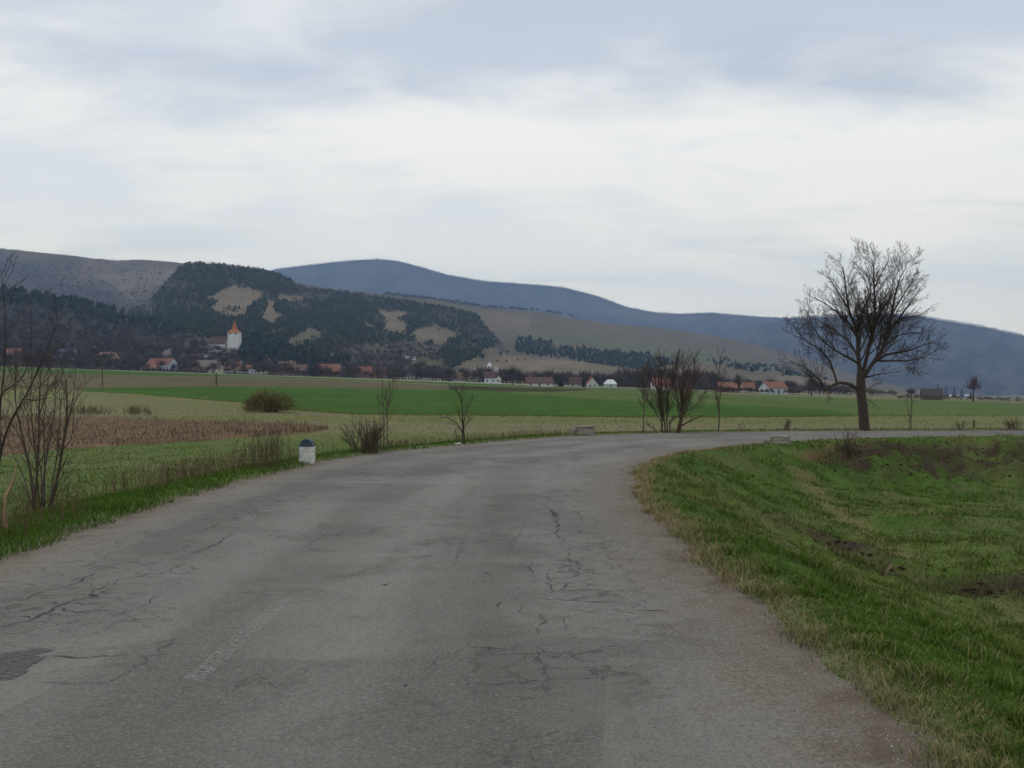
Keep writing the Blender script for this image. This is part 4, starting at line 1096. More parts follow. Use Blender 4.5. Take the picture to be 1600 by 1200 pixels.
def bare_far(label, px, base, top, wide=1.0, color=(0.06, 0.042, 0.042), name='bare_tree', grp=None, n=200, wid=0.03):
    p = surface(px, base); h = (base-top)/F*p.y
    o = empty(name, tuple(p)); tag(o, label, 'tree', grp)
    MB().tube([(0, 0, -.3), (0, 0, h*.3), (0, 0, h*.62)], [h*.035, h*.025, h*.012], 6).build('trunk', M_bark, o)
    V, T, C = twig_tree(int(px), n, wid)
    V = V[6:]; T = T[2:]-6; C = C[6:]
    V = V*np.array([h*wide, h*wide, h])
    npmesh('crown', V, T, M_veg, o, col=np.outer(C, np.array(color)))
bare_far('reddish bare tree standing alone on the far right plain', 1521, 628, 585, .75, (0.085, 0.046, 0.050))
bare_far('round bare tree on the brown field hill above the white church', 782, 558, 548, 1.0, (0.035, 0.035, 0.035))
bare_far('slimmer dark tree right of the round one on the field hill', 793, 556, 546, .6, (0.030, 0.034, 0.030))
bare_far('small bush alone on the field hill, left of another', 809, 564, 560, 1.0, (0.045, 0.035, 0.030), 'field_bush')
bare_far('small bush alone on the field hill, right of another', 820, 564.5, 560, 1.1, (0.045, 0.035, 0.030), 'field_bush')
bare_far('flat row of bushes on the field hill right above the white church', 777, 567, 562.5, 2.0, (0.045, 0.035, 0.030), 'field_bush')
bare_far('clump of bushes on the field hill right of the flat bush row', 791, 567.5, 561.5, 1.4, (0.045, 0.035, 0.030), 'field_bush')
bare_far('large bare garden tree right of the white church', 801, 601, 571, 1.1, (0.060, 0.050, 0.047))
bare_far('bare garden tree between the small orange roofs', 1154, 614, 583, .9, (0.060, 0.050, 0.045))
bare_far('tall bare tree in front of the yellowish hedge right of the brick house', 1268, 619, 585, .6, (0.065, 0.058, 0.045))
bare_far('leafless bush beside the dark barn at far right', 1424, 625, 604, 1.3, (0.070, 0.056, 0.045))
pts = [tuple(surface(px, BASE(px)-rnd.uniform(0, 2))) for px in rng.uniform(1232, 1400, 150)]
forest('yellowish_hedge', pts, heights(len(pts), 2.5, 6.5), TWIGS, (0.105, 0.090, 0.045), .3, 1.2, label='yellowish leafless hedge along the plain behind the big bare tree', cat='hedge')
pts = [tuple(surface(px, 625+(px-1400)*.02-rnd.uniform(0, 2))) for px in rng.uniform(1400, 1640, 90)]
forest('plain_edge_scrub', pts, heights(len(pts), 1.0, 3.0), TWIGS, (0.13, 0.085, 0.055), .3, 1.6, label='low rusty scrub along the far right edge of the plain', cat='scrub')

# ---- poles
def pole(label, px, base, top, name='utility_pole', arm=True, mat=M_wood, r=0.10):
    p = Vector(at(px, base)); h = (base-top)/F*p.y
    o = empty(name, tuple(p)); tag(o, label, 'pole')
    MB().tube([(0, 0, -.5), (0, 0, h)], [r, r*.75], 7).build('post', mat, o)
    if arm:
        MB().box(-.7, .7, -.07, .07, h*.93, h*.93+.12).build('crossarm', mat, o)
    return o
pole('rusty brown pole in the field at left, in front of the orange gable house', 160, 606, 559)
pole('short dark pole in the field below the cream walled house', 338, 602, 582, arm=False, r=.18)
pole('pale wooden pole at the field edge beside the broad spruce', 496, 590, 560)
pole('grey pole at the village edge behind the leftmost shrubs', 25, 589, 545)
p = Vector(at(319, 655)); s = p.y/F
o = empty('marker_post', tuple(p)); tag(o, 'thin yellow T shaped marker post in the meadow left of the round bush', 'marker post')
MB().tube([(0, 0, -.2), (0, 0, 33*s)], [.02, .02], 7).build('post', M_yellow, o)
MB().box(-5*s, 5*s, -.03, .03, 33*s+.002, 34.6*s).build('plate', M_yellow, o)
p = Vector(at(1521.5, 668)); s = p.y/F
o = empty('fence_post', tuple(p)); tag(o, 'short dark wooden post standing beyond the road at far right', 'post')
MB().tube([(0, 0, -.2), (0.01, 0, 6*s), (.02, 0, 11.5*s)], [.055, .06, .05], 7).build('post', M_bark, o)
# ================================================================== roadside objects
def bevel(o, w, seg=2):
    m = o.modifiers.new('bevel', 'BEVEL'); m.width = w; m.segments = seg; m.limit_method = 'ANGLE'
def rough_block(name, sx, sy, sz, mat, parent, seed, amp=0.02, taper=0.0, n=7):
    """a cast block with chipped, uneven faces"""
    import bmesh
    bm = bmesh.new(); bmesh.ops.create_cube(bm, size=1.0)
    bmesh.ops.subdivide_edges(bm, edges=bm.edges[:], cuts=n, use_grid_fill=True)
    r = random.Random(seed)
    for v in bm.verts:
        k = 1-taper*(v.co.z+.5)
        nrm = Vector(v.co)
        on = sum(abs(abs(c)-.5) < 1e-4 for c in v.co)
        v.co.x *= sx*k; v.co.y *= sy; v.co.z = (v.co.z+.5)*sz
        j = amp*(2.2 if on >= 2 else .7)
        d = Vector((nrm.x*sx, nrm.y*sy, (nrm.z)*sz)).normalized()
        v.co -= d*abs(r.gauss(0, j))
    me = bpy.data.meshes.new(name); bm.to_mesh(me); bm.free()
    me.materials.append(mat)
    o = bpy.data.objects.new(name, me); COL.objects.link(o); o.parent = parent
    return o
p = Vector(at(480, 723)); s = p.y/F
ms = empty('milestone', (p.x, p.y, p.z-.02), R(-6)); tag(ms, 'white roadside distance stone with rounded blue top on the left verge', 'milestone')
bw, bh, bd = 23.0*s, 27*s, .20
rough_block('body', bw, bd, bh, M_stonewhite, ms, 3, .006)
mb = MB(); n = 14; rr = 9.6*s
prof = [(-bw*.5, bh-.01), (bw*.5, bh-.01), (bw*.5, bh+.03), (rr*1.02, bh+.045)]+[(rr*math.cos(a), bh+.045+rr*.92*math.sin(a)) for a in np.linspace(0.08, math.pi-.08, n)]+[(-rr*1.02, bh+.045), (-bw*.5, bh+.03)]
m_ = len(prof)
v = [(x, -bd/2-.004, z) for x, z in prof]+[(x, bd/2+.004, z) for x, z in prof]
mb.add(v, [tuple(range(m_)), tuple(range(m_, 2*m_))[::-1]]+[(i, m_+i, m_+(i+1) % m_, (i+1) % m_) for i in range(m_)])
cap = mb.build('cap', M_stoneblue, ms); bevel(cap, .012)

p = Vector(at(911, 679.5)); s = p.y/F
cb = empty('culvert_block', (p.x, p.y+.25, p.z), R(4)); tag(cb, 'low broken concrete culvert block on the outer road edge', 'concrete block')
rough_block('block', 29*s, .42, 13.5*s, M_concrete, cb, 5, .022).location = (4*s, 0, -.05)
rough_block('broken_stub', 9*s, .36, 10*s, M_concrete, cb, 6, .03).location = (-15.5*s, .02, -.05)
rough_block('coping', 33*s, .46, 2.2*s, M_concrete, cb, 8, .012).location = (2*s, 0, 13.5*s-.052)
p = Vector(at(1220, 694)); s = p.y/F
cb = empty('culvert_block', (p.x, p.y+.2, p.z), R(-7)); tag(cb, 'concrete culvert block with mossy brown top on the inner grass edge', 'concrete block')
rough_block('block', 34*s, .45, 16*s, M_concrete, cb, 9, .022, .10).location = (0, 0, -.06)
rough_block('broken_stub', 9*s, .35, 8*s, M_concrete, cb, 12, .03).location = (-20*s, .05, -.04)
p = at(717, 697.5)
MBl = MB(); r = random.Random(4); k = 7
vv = [((i-3)*.04+r.gauss(0, .01), (j-1)*.05+r.gauss(0, .01), abs(r.gauss(.03, .025))) for i in range(7) for j in range(3)]
MBl.add(vv, [(i*3+j, (i+1)*3+j, (i+1)*3+j+1, i*3+j+1) for i in range(6) for j in range(2)])
o = MBl.build('litter', M_paper); o.location = (p[0], p[1]-.05, .03); tag(o, 'crumpled white paper lying at the left road edge under the small tree', 'litter')

# ================================================================== leafless trees and shrubs
def grow(mb, p, d, L, r, depth, kids, rr, up=0.25, ang=(28, 52), ratio=0.55, jit=0.12, seg=0.28, minr=0.0035):
    """one branch as a tapered tube, then its side branches"""
    n = max(2, min(7, int(L/seg)+1)); pts = [p.copy()]; rad = [r]; dd = d.normalized()
    for i in range(n):
        dd = (dd+Vector((rr.gauss(0, jit), rr.gauss(0, jit), rr.gauss(0, jit)+up*.25))).normalized()
        pts.append(pts[-1]+dd*(L/n)); rad.append(max(minr, r*(1-.78*(i+1)/n)))
    mb.tube(pts, rad, 5 if r > .02 else 3, cap=False)
    if depth <= 0: return
    branch(mb, pts, rad, depth, kids, rr, up, ang, ratio, jit, seg, minr, L)
def branch(mb, pts, rad, depth, kids, rr, up, ang, ratio, jit, seg, minr, L, start=.22):
    k = kids[0]; nk = max(1, int(round(k*L))) if isinstance(k, float) else k
    n = len(pts)-1
    for j in range(nk):
        t = start+(1-start)*(j+rr.random())/nk
        f = min(n-1e-4, t*n); i = int(f); q = pts[i].lerp(pts[i+1], f-i); rc = rad[i]+(rad[i+1]-rad[i])*(f-i)
        ax = (pts[i+1]-pts[i]).normalized()
        o = ax.orthogonal().normalized(); w = ax.cross(o); a = rr.uniform(0, 6.283)
        side = o*math.cos(a)+w*math.sin(a)
        th = R(rr.uniform(*ang))
        nd = ax*math.cos(th)+side*math.sin(th)
        nl = L*ratio*rr.uniform(.6, 1.15)*(1.12-.55*t)
        grow(mb, q, nd, nl, max(minr, rc*rr.uniform(.34, .55)), depth-1, kids[1:], rr, up, ang, ratio, jit, seg, minr)
def spline(pts, per=4):
    a = catmull([tuple(p) for p in pts], per); return [Vector(q) for q in a]
def px_stem(points, Y, p0=None):
    out_ = []
    for i, q in enumerate(points):
        px, py = q[0], q[1]; dy = q[2] if len(q) > 2 else 0
        out_.append(Vector(pix(px, py, Y+dy)))
    return spline(out_)
def limb(name, parent, origin, points, Y, r0, r1, depth, kids, rr, mat, n=8, **kw):
    P = px_stem(points, Y)
    P = [q-origin for q in P]
    m = len(P); rad = [r0+(r1-r0)*(i/(m-1))**.8 for i in range(m)]
    mb = MB(); mb.tube(P, rad, n, cap=True)
    L = sum((b-a).length for a, b in zip(P, P[1:]))
    opts = dict(up=.25, ang=(28, 55), ratio=.42, jit=.13, seg=.25, minr=.0045, start=.2); opts.update(kw)
    st = opts.pop('start')
    if depth: branch(mb, P, rad, depth, kids, rr, L=L, start=st, **opts)
    return mb.build(name, mat, parent, smooth=True)

# ---- the big bare tree beyond the road
p = Vector(at(1348, 673)); p.y += .2; TY = p.y
big_tree = empty('bare_tree', tuple(p)); tag(big_tree, 'large leafless tree with spreading crown just beyond the road on the right', 'tree')
def z5(x, y, d=0):
    k = .86 if y < 860 else 1.0
    x = 568+(x-568)*.94 if y < 860 else x; y = 860+(y-860)*k
    return (1180+x/3.4286, 350+y/3.4286, d*k)
rr = random.Random(21)
s = TY/F
limb('trunk', big_tree, p, [z5(586, 1118), z5(582, 1060), z5(576, 980), z5(566, 890), z5(566, 820), z5(568, 770)], TY, 8.4*s, 6.4*s, 0, [], rr, M_bark, n=12)
mb = MB()
K = [3.6, 4.2, 5.0, 6.0]
LIMBS = [([(566,800,0),(556,740,0),(550,650,.1),(545,560,.15),(528,480,.2),(500,400,.3),(484,300,.4),(474,200,.5),(462,122,.6)], 5.6, 1.0),
         ([(576,790,0),(600,690,-.1),(622,580,-.3),(640,480,-.4),(646,380,-.4),(642,250,-.4),(640,140,-.3),(632,85,-.3)], 4.6, .8),
         ([(582,810,0),(632,730,.2),(688,640,.5),(720,530,.7),(742,420,.9),(762,300,1.0),(785,210,1.0),(812,150,1.0)], 5.4, .8),
         ([(545,885,0),(500,858,-.2),(440,850,-.5),(405,870,-.7),(378,892,-.8),(335,845,-.9),(300,800,-1.0),(235,745,-1.1),(165,715,-1.2)], 4.0, .7),
         ([(430,850,-.5),(410,780,-.6),(385,710,-.7),(330,640,-.9),(255,590,-1.0),(205,530,-1.0),(180,470,-1.1)], 2.6, .6),
         ([(542,560,.15),(490,470,.6),(425,405,1.0),(345,345,1.4),(280,312,1.6)], 3.0, .7),
         ([(548,725,.1),(475,680,-.5),(385,620,-1.0),(310,530,-1.4),(262,410,-1.6)], 3.0, .7),
         ([(552,700,.1),(510,610,.9),(440,540,1.6),(360,480,2.1),(290,440,2.4)], 2.6, .6),
         ([(722,530,.7),(790,440,1.1),(850,345,1.4),(905,262,1.6)], 3.2, .7),
         ([(788,448,1.1),(850,440,.8),(905,425,.6),(985,362,.4)], 2.0, .5),
         ([(640,722,.2),(720,672,-.5),(830,652,-1.0),(905,620,-1.3),(995,588,-1.5)], 3.2, .6),
         ([(665,712,.2),(780,712,.6),(870,706,1.0),(960,672,1.4),(1015,632,1.6)], 2.6, .6),
         ([(594,815,0),(650,800,-.8),(705,790,-1.2),(775,780,-1.5)], 2.0, .5),
         ([(648,470,-.4),(690,380,-1.0),(730,320,-1.4),(760,200,-1.7)], 2.2, .6),
         ([(540,470,.2),(590,370,-.6),(620,290,-1.0),(610,200,-1.2),(560,140,-1.4)], 2.2, .6),
         ([(644,260,-.4),(680,170,-.2),(715,110,0),(728,45,.1)], 1.7, .5),
         ([(700,620,.5),(770,560,1.4),(850,540,2.0),(930,540,2.4)], 2.4, .6),
         ([(560,650,.1),(600,560,1.4),(620,470,2.1),(590,380,2.5)], 2.2, .6),
         ([(500,400,.3),(450,310,-.2),(400,220,-.6),(360,150,-.9)], 2.0, .5), ([(742,420,.9),(805,310,.2),(850,225,-.3),(880,175,-.6)], 2.0, .5), ([(620,580,-.3),(580,480,-1.2),(560,380,-1.7),(540,250,-2.0)], 1.9, .5),
         ([(585,900,0),(640,860,.5),(690,850,.8)], 1.2, .4), ([(572,930,0),(620,950,.3),(650,975,.5)], 1.0, .4)]
for li, (L_, a, b) in enumerate(LIMBS):
    limb('limb', big_tree, p, [z5(*q) for q in L_], TY, a*s*.72, b*s*.7, 3, [5.5, 10.0, 13.0], rr, M_bark, n=7, up=.30, ang=(24, 50), ratio=.36 if li == 3 else .42, minr=.0044, start=.42 if li == 3 else .14)

# ---- clump of roadside trees in the middle distance
def clump(name, label, cat, base, stems, mat, depth=2, kids=(3.5, 5.0, 6.0), seed=1, Yoff=0.15, part='stem', grp=None, shrink=1, thin=1, **kw):
    p = Vector(at(*base)); p.y += Yoff; p.z = gz(p.x, p.y)
    o = empty(name, tuple(p)); tag(o, label, cat, grp)
    r_ = random.Random(seed); s_ = p.y/F
    for pts_, a, b in stems:
        if shrink != 1: pts_ = [(q[0], base[1]+(q[1]-base[1])*shrink)+tuple(q[2:]) for q in pts_]
        pts_ = [tuple(q)+((0,) if len(q) == 2 else ()) for q in pts_]
        pts_[0] = (pts_[0][0], pts_[0][1]+3, pts_[0][2])
        limb(part, o, p, pts_, p.y, a*s_*thin, b*s_*thin, depth, list(kids), r_, mat, n=6, **kw)
    return o
T2 = dict(shrink=.90, thin=.78, ang=(15, 38), up=.5, ratio=.36, minr=.0042)
clump('bare_sapling', 'thin straight bare sapling at the left of the roadside tree clump', 'sapling', (1004, 677),
      [([(1005,677),(1006,640,.0),(1005,610,.05),(1003,585,.1),(1008,560,.1)], 1.3, .35)], M_bark2, kids=(13.0, 10.0), seed=31, **T2)
clump('bare_tree', 'many stemmed leafless tree in the roadside clump, left of the thick stemmed one', 'tree', (1040, 677.5),
      [([(1034,677),(1034,650,.1),(1033,615,.2),(1034,580,.3),(1033,548,.3)], 2.2, .4), ([(1040,677),(1038,655,-.2),(1031,625,-.5),(1026,600,-.7),(1021,570,-.9)], 1.9, .4),
       ([(1044,678),(1042,650,.2),(1044,615,.4),(1050,580,.6),(1056,555,.7)], 1.9, .4), ([(1048,678),(1047,660,.1),(1053,652,.3),(1060,648,.5)], 1.6, .5),
       ([(1030,676),(1020,668,-.3),(1010,660,-.5)], 1.0, .3), ([(1036,660,.1),(1024,640,.5),(1012,620,.8),(1006,606,1.0)], 1.1, .3)], M_bark, kids=(16.0, 12.0), seed=33, **T2)
clump('bare_tree', 'leafless roadside tree with one thick leaning stem and reddish twigs', 'tree', (1062, 677),
      [([(1060,677),(1064,655,0),(1066,630,0),(1068,605,0),(1067,580,.1),(1072,550,.2)], 3.6, .6), ([(1056,677),(1062,655,-.2),(1070,625,-.3),(1080,600,-.5),(1092,575,-.7)], 1.8, .4),
       ([(1066,660,0),(1080,654,-.3),(1094,648,-.5)], 1.6, .4), ([(1067,620,0),(1078,595,.4),(1084,570,.6),(1086,545,.8)], 1.6, .4), ([(1065,640,0),(1058,610,.4),(1056,580,.7),(1060,548,.9)], 1.4, .4),
       ([(1067,640,0),(1090,625,.5),(1104,605,.8)], 1.3, .3)], M_barkred, kids=(17.0, 12.0), seed=35, **T2)
clump('bare_sapling', 'tall thin bare sapling standing alone right of the roadside tree clump', 'sapling', (1122, 674.5),
      [([(1122,675),(1124,650),(1124,625,.05),(1126,600,.05),(1124,570,.1),(1125,548,.1)], 1.5, .35)], M_bark2, kids=(7.0, 8.0), seed=37, **T2)
clump('bare_sapling', 'faint thin sapling right beside the big bare tree beyond the road', 'sapling', (1423, 672),
      [([(1423,672),(1424,650),(1425,630,.05),(1425,610,.1)], .9, .3), ([(1424,650),(1418,630,.2),(1416,615,.3)], .6, .25), ([(1422,672),(1421,655,.1),(1421,645,.2)], 1.0, .3)], M_bark2, kids=(6.0, 6.0), seed=39, **T2)
BUSHES = [('small bare shrub beyond the road, left of the big tree', (1229, 672.5), 16, 26, 12, 41), ('wispy bare shrub beyond the road, right of the sapling', (1500, 672), 14, 24, 9, 42), ('round bare shrub beyond the road at the right picture edge', (1580, 671.5), 22, 22, 22, 43),
          ('low thin shrub beyond the road between the tall sapling and the big tree', (1160, 673.5), 8, 18, 4, 44)]
for lab, b, wpx, hpx, k, sd in BUSHES:
    r_ = random.Random(sd); st = []
    for i in range(k):
        x = b[0]+r_.uniform(-.3, .3)*wpx; dx = r_.uniform(-.9, .9)*wpx; hh = hpx*r_.uniform(.5, 1.0)*(1-.35*abs(dx)/wpx)
        st.append(([(x, b[1]), (x+dx*.3, b[1]-hh*.5, r_.uniform(-.2, .2)), (x+dx*.8, b[1]-hh, r_.uniform(-.5, .5))], .5, .2))
    clump('bare_shrub', lab, 'shrub', b, st, M_barkred, depth=1, kids=(9.0,), seed=sd, **T2)
# ---- left verge: reddish shrub, twin saplings, small branching tree
st = []; r_ = random.Random(51)
for i in range(64):
    x = 572+r_.gauss(0, 11); dx = r_.uniform(-1, 1)*30; hh = 62*r_.uniform(.45, 1.0)*(1-.28*abs(dx)/30); d0 = r_.uniform(-.35, .35)
    st.append(([(x, 708+r_.uniform(-2, 2), d0), (x+dx*.35, 708-hh*.5, d0*1.5), (x+dx, 708-hh, d0*2.2)], .55, .22))
clump('bare_shrub', 'dense reddish brown leafless shrub on the left verge', 'shrub', (574, 708), st, M_barkred, depth=1, kids=(12.0,), seed=52, ang=(15, 40), up=.4, ratio=.3, minr=.004)
clump('bare_sapling', 'taller of two thin saplings rising from the reddish shrub', 'sapling', (600, 706.5),
      [([(600,707),(600,680),(599,650,.02),(598,620,.04),(597,585,.06),(598,560,.08)], 1.2, .3)], M_bark2, kids=(5.0, 6.0), seed=53, **T2)
clump('bare_sapling', 'shorter forked sapling with pale twigs beside the reddish shrub', 'sapling', (605, 706),
      [([(605,706),(605,670),(606,640,.05),(607,625,.08),(613,600,.15),(614,585,.2)], 1.0, .3), ([(606,640),(604,622,.1),(603,612,.1)], .6, .25)], M_bark2, kids=(6.0, 6.0), seed=54, **T2)
clump('bare_tree', 'small leafless tree with a long left branch on the left verge', 'tree', (722, 694),
      [([(723,694),(723,675),(723,655,0),(722,635,.05),(721,615,.1),(722,602,.1)], 1.7, .35), ([(722,672),(714,662,-.1),(705,656,-.2),(697,652,-.3),(686,655,-.4)], 1.1, .3), ([(716,664,-.1),(712,675,-.1),(718,693,0)], .5, .5),
       ([(724,660),(728,645,.2),(735,630,.3),(740,618,.4)], .9, .25), ([(723,645),(730,650,-.2),(737,655,-.3)], .6, .25), ([(722,630),(716,616,-.2),(711,606,-.3)], .8, .25), ([(727,694,.1),(725,675,.05),(724,660,0)], .9, .7)],
      M_bark, kids=(8.0, 8.0), seed=55, ang=(25, 55), up=.25, ratio=.36, minr=.004)
# ---- foreground shrubs at the left edge
def z4(x, y, d=0): return (x/2.606, 400+y/2.606, d)
S4 = lambda L_: [z4(*q) for q in L_]
clump('bare_shrub', 'tall many stemmed leafless shrub on the left verge, second from the picture edge', 'shrub', (66, 798),
      [(S4([(135,1050),(150,900,.1),(158,760,.1),(160,600,.1),(165,500,.1),(172,400,.2)]), 2.6, .5), (S4([(195,1035),(232,910,-.1),(255,780,-.2),(272,650,-.2),(272,560,-.2),(268,500,-.2)]), 3.2, .7),
       (S4([(145,1045),(130,900,.3),(85,700,.5),(60,560,.6),(75,450,.7)]), 1.6, .35), (S4([(165,1020),(190,820,.4),(215,680,.5),(228,560,.6),(225,490,.6)]), 1.6, .35),
       (S4([(250,800,-.2),(285,650,-.3),(320,570,-.4),(375,485,-.5)]), 1.3, .3), (S4([(205,1020),(250,900,-.4),(298,870,-.6)]), 1.0, .3), (S4([(150,1040),(110,970,-.2),(75,900,-.3)]), 1.1, .3),
       (S4([(172,1010),(165,860,.2),(120,740,.3),(110,600,.4)]), 1.6, .35), (S4([(272,560,-.2),(250,520,-.2),(252,470,-.2)]), 1.0, .3), (S4([(285,640,-.3),(305,520,-.2),(312,380,-.1)]), 1.0, .25), (S4([(160,640,.1),(200,540,0),(245,465,-.2)]), 1.0, .25),
       (S4([(140,1040),(118,860,-.3),(70,640,-.5),(62,500,-.6),(70,420,-.6)]), 1.5, .3), (S4([(180,1030),(182,860,.5),(178,700,.6),(190,560,.7),(200,430,.8)]), 1.6, .3), (S4([(200,1030),(218,900,.4),(238,760,.5),(245,620,.6),(238,480,.6)]), 1.5, .3),
       (S4([(160,1040),(148,850,-.5),(132,690,-.7),(125,560,-.8),(135,430,-.9)]), 1.4, .3), (S4([(210,1025),(240,960,.3),(270,900,.5),(290,820,.6)]), 1.0, .25), (S4([(145,1045),(95,900,.6),(35,760,.9),(20,640,1.0)]), 1.3, .3), (S4([(255,780,-.2),(290,740,-.2),(300,650,-.2),(298,560,-.2)]), 1.0, .25)],
      M_bark2, depth=2, kids=(5.0, 6.0), seed=61, ang=(20, 45), up=.35, ratio=.30, minr=.0035)
clump('bare_sapling', 'leaning leafless sapling with curved branches at the left picture edge', 'sapling', (-14, 826),
      [(S4([(-36,1120),(-20,960,0),(0,800,0),(40,660,-.1),(110,530,-.3),(150,440,-.4),(185,360,-.5)]), 3.4, .6), (S4([(5,780),(-5,640,.3),(5,540,.4),(60,490,.5),(100,440,.5),(128,330,.6),(127,130,.7)]), 2.2, .3),
       (S4([(-10,850),(0,600,-.2),(18,420,-.3),(22,250,-.3),(14,100,-.4),(2,0,-.4)]), 2.0, .3), (S4([(100,545,-.3),(160,560,-.5),(200,530,-.6),(245,465,-.7)]), 1.1, .25), (S4([(150,440,-.4),(205,300,-.5),(232,230,-.6),(225,110,-.6)]), 1.0, .25),
       (S4([(30,680,-.1),(70,600,.3),(160,540,.6)]), 1.2, .3)],
      M_bark, depth=2, kids=(4.0, 6.0), shrink=.95, seed=63, ang=(20, 45), up=.35, ratio=.26, minr=.0035)
clump('broken_stem', 'pale splintered dead stem leaning among weeds at the left picture edge', 'dead stem', (12, 832),
      [(S4([(25,1130),(18,1040),(22,980),(50,920,.1),(66,840,.1)]), 3.6, 1.2)], M_pale, depth=0, kids=(), seed=65)
# ---- round willow bush in the meadow
p = Vector(at(418, 644)); s = p.y/F
wb = empty('willow_bush', tuple(p)); tag(wb, 'dome shaped olive brown willow bush in the meadow before the wheat', 'bush')
r_ = random.Random(71)
mb = MB()
for i in range(16):
    a = r_.uniform(0, 6.283); q = r_.uniform(.2, 1.0)
    mb.tube([(14*s*q*math.cos(a), 8*s*q*math.sin(a), -.1), (20*s*q*math.cos(a), 12*s*q*math.sin(a), 14*s)], [.06, .03], 5)
mb.build('stems', M_bark, wb)
V = []; T = []; C = []
for i in range(5200):
    a = r_.uniform(0, 6.283); el = math.asin(r_.random()**.8); q = r_.random()**.33
    lump = 1+.13*math.sin(3*a+1)+.11*math.sin(7*a+el*5)+.08*math.sin(13*a+el*9)
    c = Vector((43*s*q*math.cos(a)*math.cos(el)*lump, 30*s*q*math.sin(a)*math.cos(el)*lump, 31*s*q*math.sin(el)*lump+.1))
    d = (Vector((c.x*.8, c.y*.8, c.z*.8+.5)).normalized()+Vector((r_.gauss(0, .3), r_.gauss(0, .3), r_.gauss(0, .25)))).normalized()*r_.uniform(.15, .38)
    w = d.cross(Vector((r_.gauss(0, 1), r_.gauss(0, 1), r_.gauss(0, 1)))).normalized()*.016
    b = len(V); V += [tuple(c-d*.5-w), tuple(c-d*.5+w), tuple(c+d*.5)]; T.append((b, b+1, b+2)); k = r_.uniform(.7, 1.35); C += [k]*3
npmesh('crown', np.array(V), np.array(T), M_veg, wb, col=np.outer(np.array(C), np.array((0.135, 0.100, 0.045))))

# ================================================================== grass, weeds, stubble, gravel
def blades(name, P, h, w, lean, col, label, cat):
    n = len(P); a = rng.uniform(0, 2*np.pi, n)
    side = np.stack([np.cos(a), np.sin(a), np.zeros(n)], 1)*(w/2)[:, None]
    la = rng.uniform(0, 2*np.pi, n); lv = np.stack([np.cos(la), np.sin(la), np.zeros(n)], 1)*(lean*h)[:, None]
    up = np.zeros((n, 3)); up[:, 2] = h
    V = np.empty((n, 5, 3)); P = P.copy(); P[:, 2] -= 0.01
    V[:, 0] = P-side; V[:, 1] = P+side
    V[:, 2] = P+up*.55+lv*.3-side*.75; V[:, 3] = P+up*.55+lv*.3+side*.75
    V[:, 4] = P+up*(1-.25*lean[:, None]**2)+lv
    b = (np.arange(n)*5)[:, None]
    T = np.concatenate([b+np.array([[0, 1, 3]]), b+np.array([[0, 3, 2]]), b+np.array([[2, 3, 4]])], 1).reshape(-1, 3)
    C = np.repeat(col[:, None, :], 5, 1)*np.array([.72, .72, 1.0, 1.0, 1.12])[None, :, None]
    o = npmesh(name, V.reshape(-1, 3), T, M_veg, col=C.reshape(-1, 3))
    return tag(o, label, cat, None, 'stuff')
def scatter_polar(n, r0, r1, t0, t1):
    r = np.exp(rng.uniform(math.log(r0), math.log(r1), n)); t = np.radians(rng.uniform(t0, t1, n))
    x = r*np.sin(t); y = r*np.cos(t)
    dl_, dr_, in_ = edges(x, y)
    return x, y, r, dl_, dr_, in_
G_lush = np.array((0.072, 0.134, 0.016)); G_mead = np.array((0.098, 0.138, 0.027)); G_straw = np.array((0.29, 0.245, 0.120)); G_brown = np.array((0.16, 0.105, 0.06))
# inner bank
x, y, r, dl_, dr_, in_ = scatter_polar(330000, 4.6, 46, 4, 35)
n4_ = fbm(x*.9, y*.9, 54, 3); n1_ = fbm(x*.35, y*.35, 51, 4)
dh_ = dist_poly(x, y, HOLLOW)
sd_ = np.where(in_, -dr_, dr_)+.5*(fbm(x*1.7, y*1.7, 93, 3)-.5)
ok = (dr_ < dl_) & (sd_ > -.16) & (rng.random(len(x)) < sst(-.16, .28, sd_)) & (rng.random(len(x)) > .80*(1-sst(.3, 1.0, dh_+1.0*(fbm(x*1.3, y*1.3, 52, 3)-.5))))
bk = sst(29, 32, y)*sst(9, 11.5, x)*sst(.9, 1.5, dr_)*(1-sst(3.0, 4.2, dr_))*sst(.42, .52, .6*fbm(x*.35, y*.8, 61, 3)+.4*fbm(x*2.2, y*2.6, 62, 3))
ok &= rng.random(len(x)) > bk*.72
x, y, r, dr_, n4_, n1_, dh_ = (q[ok] for q in (x, y, r, dr_, n4_, n1_, dh_))
n = len(x)
P = np.stack([x, y, np.maximum(ground_z(x, y), np.where(in_[ok], 0.0, -9))], 1)
strawp = .07+.55*(1-sst(.05, .7, sd_[ok]))+.24*sst(.52, .70, n4_)*(1-.5*sst(12, 20, r))
isS = rng.random(n) < strawp
g = lerp3(G_lush, G_mead, np.clip(sst(.4, .66, n1_)+rng.normal(0, .2, n), 0, 1))
c = np.where(isS[:, None], G_straw*rng.uniform(.55, 1.1, n)[:, None], g*rng.uniform(.65, 1.35, n)[:, None])
tall = fbm(x*2.6, y*2.6, 97, 3)
h = rng.uniform(.03, .085, n)*(.65+1.5*sst(.48, .70, tall))*np.where(isS, 1.25, 1.0)*np.where(dr_ < .5, .8, 1.0)
blades('bank_grass', P, h, .0026+.0005*r, rng.uniform(.3, 1.1, n), c, 'green and straw coloured grass covering the bank inside the bend', 'grass')
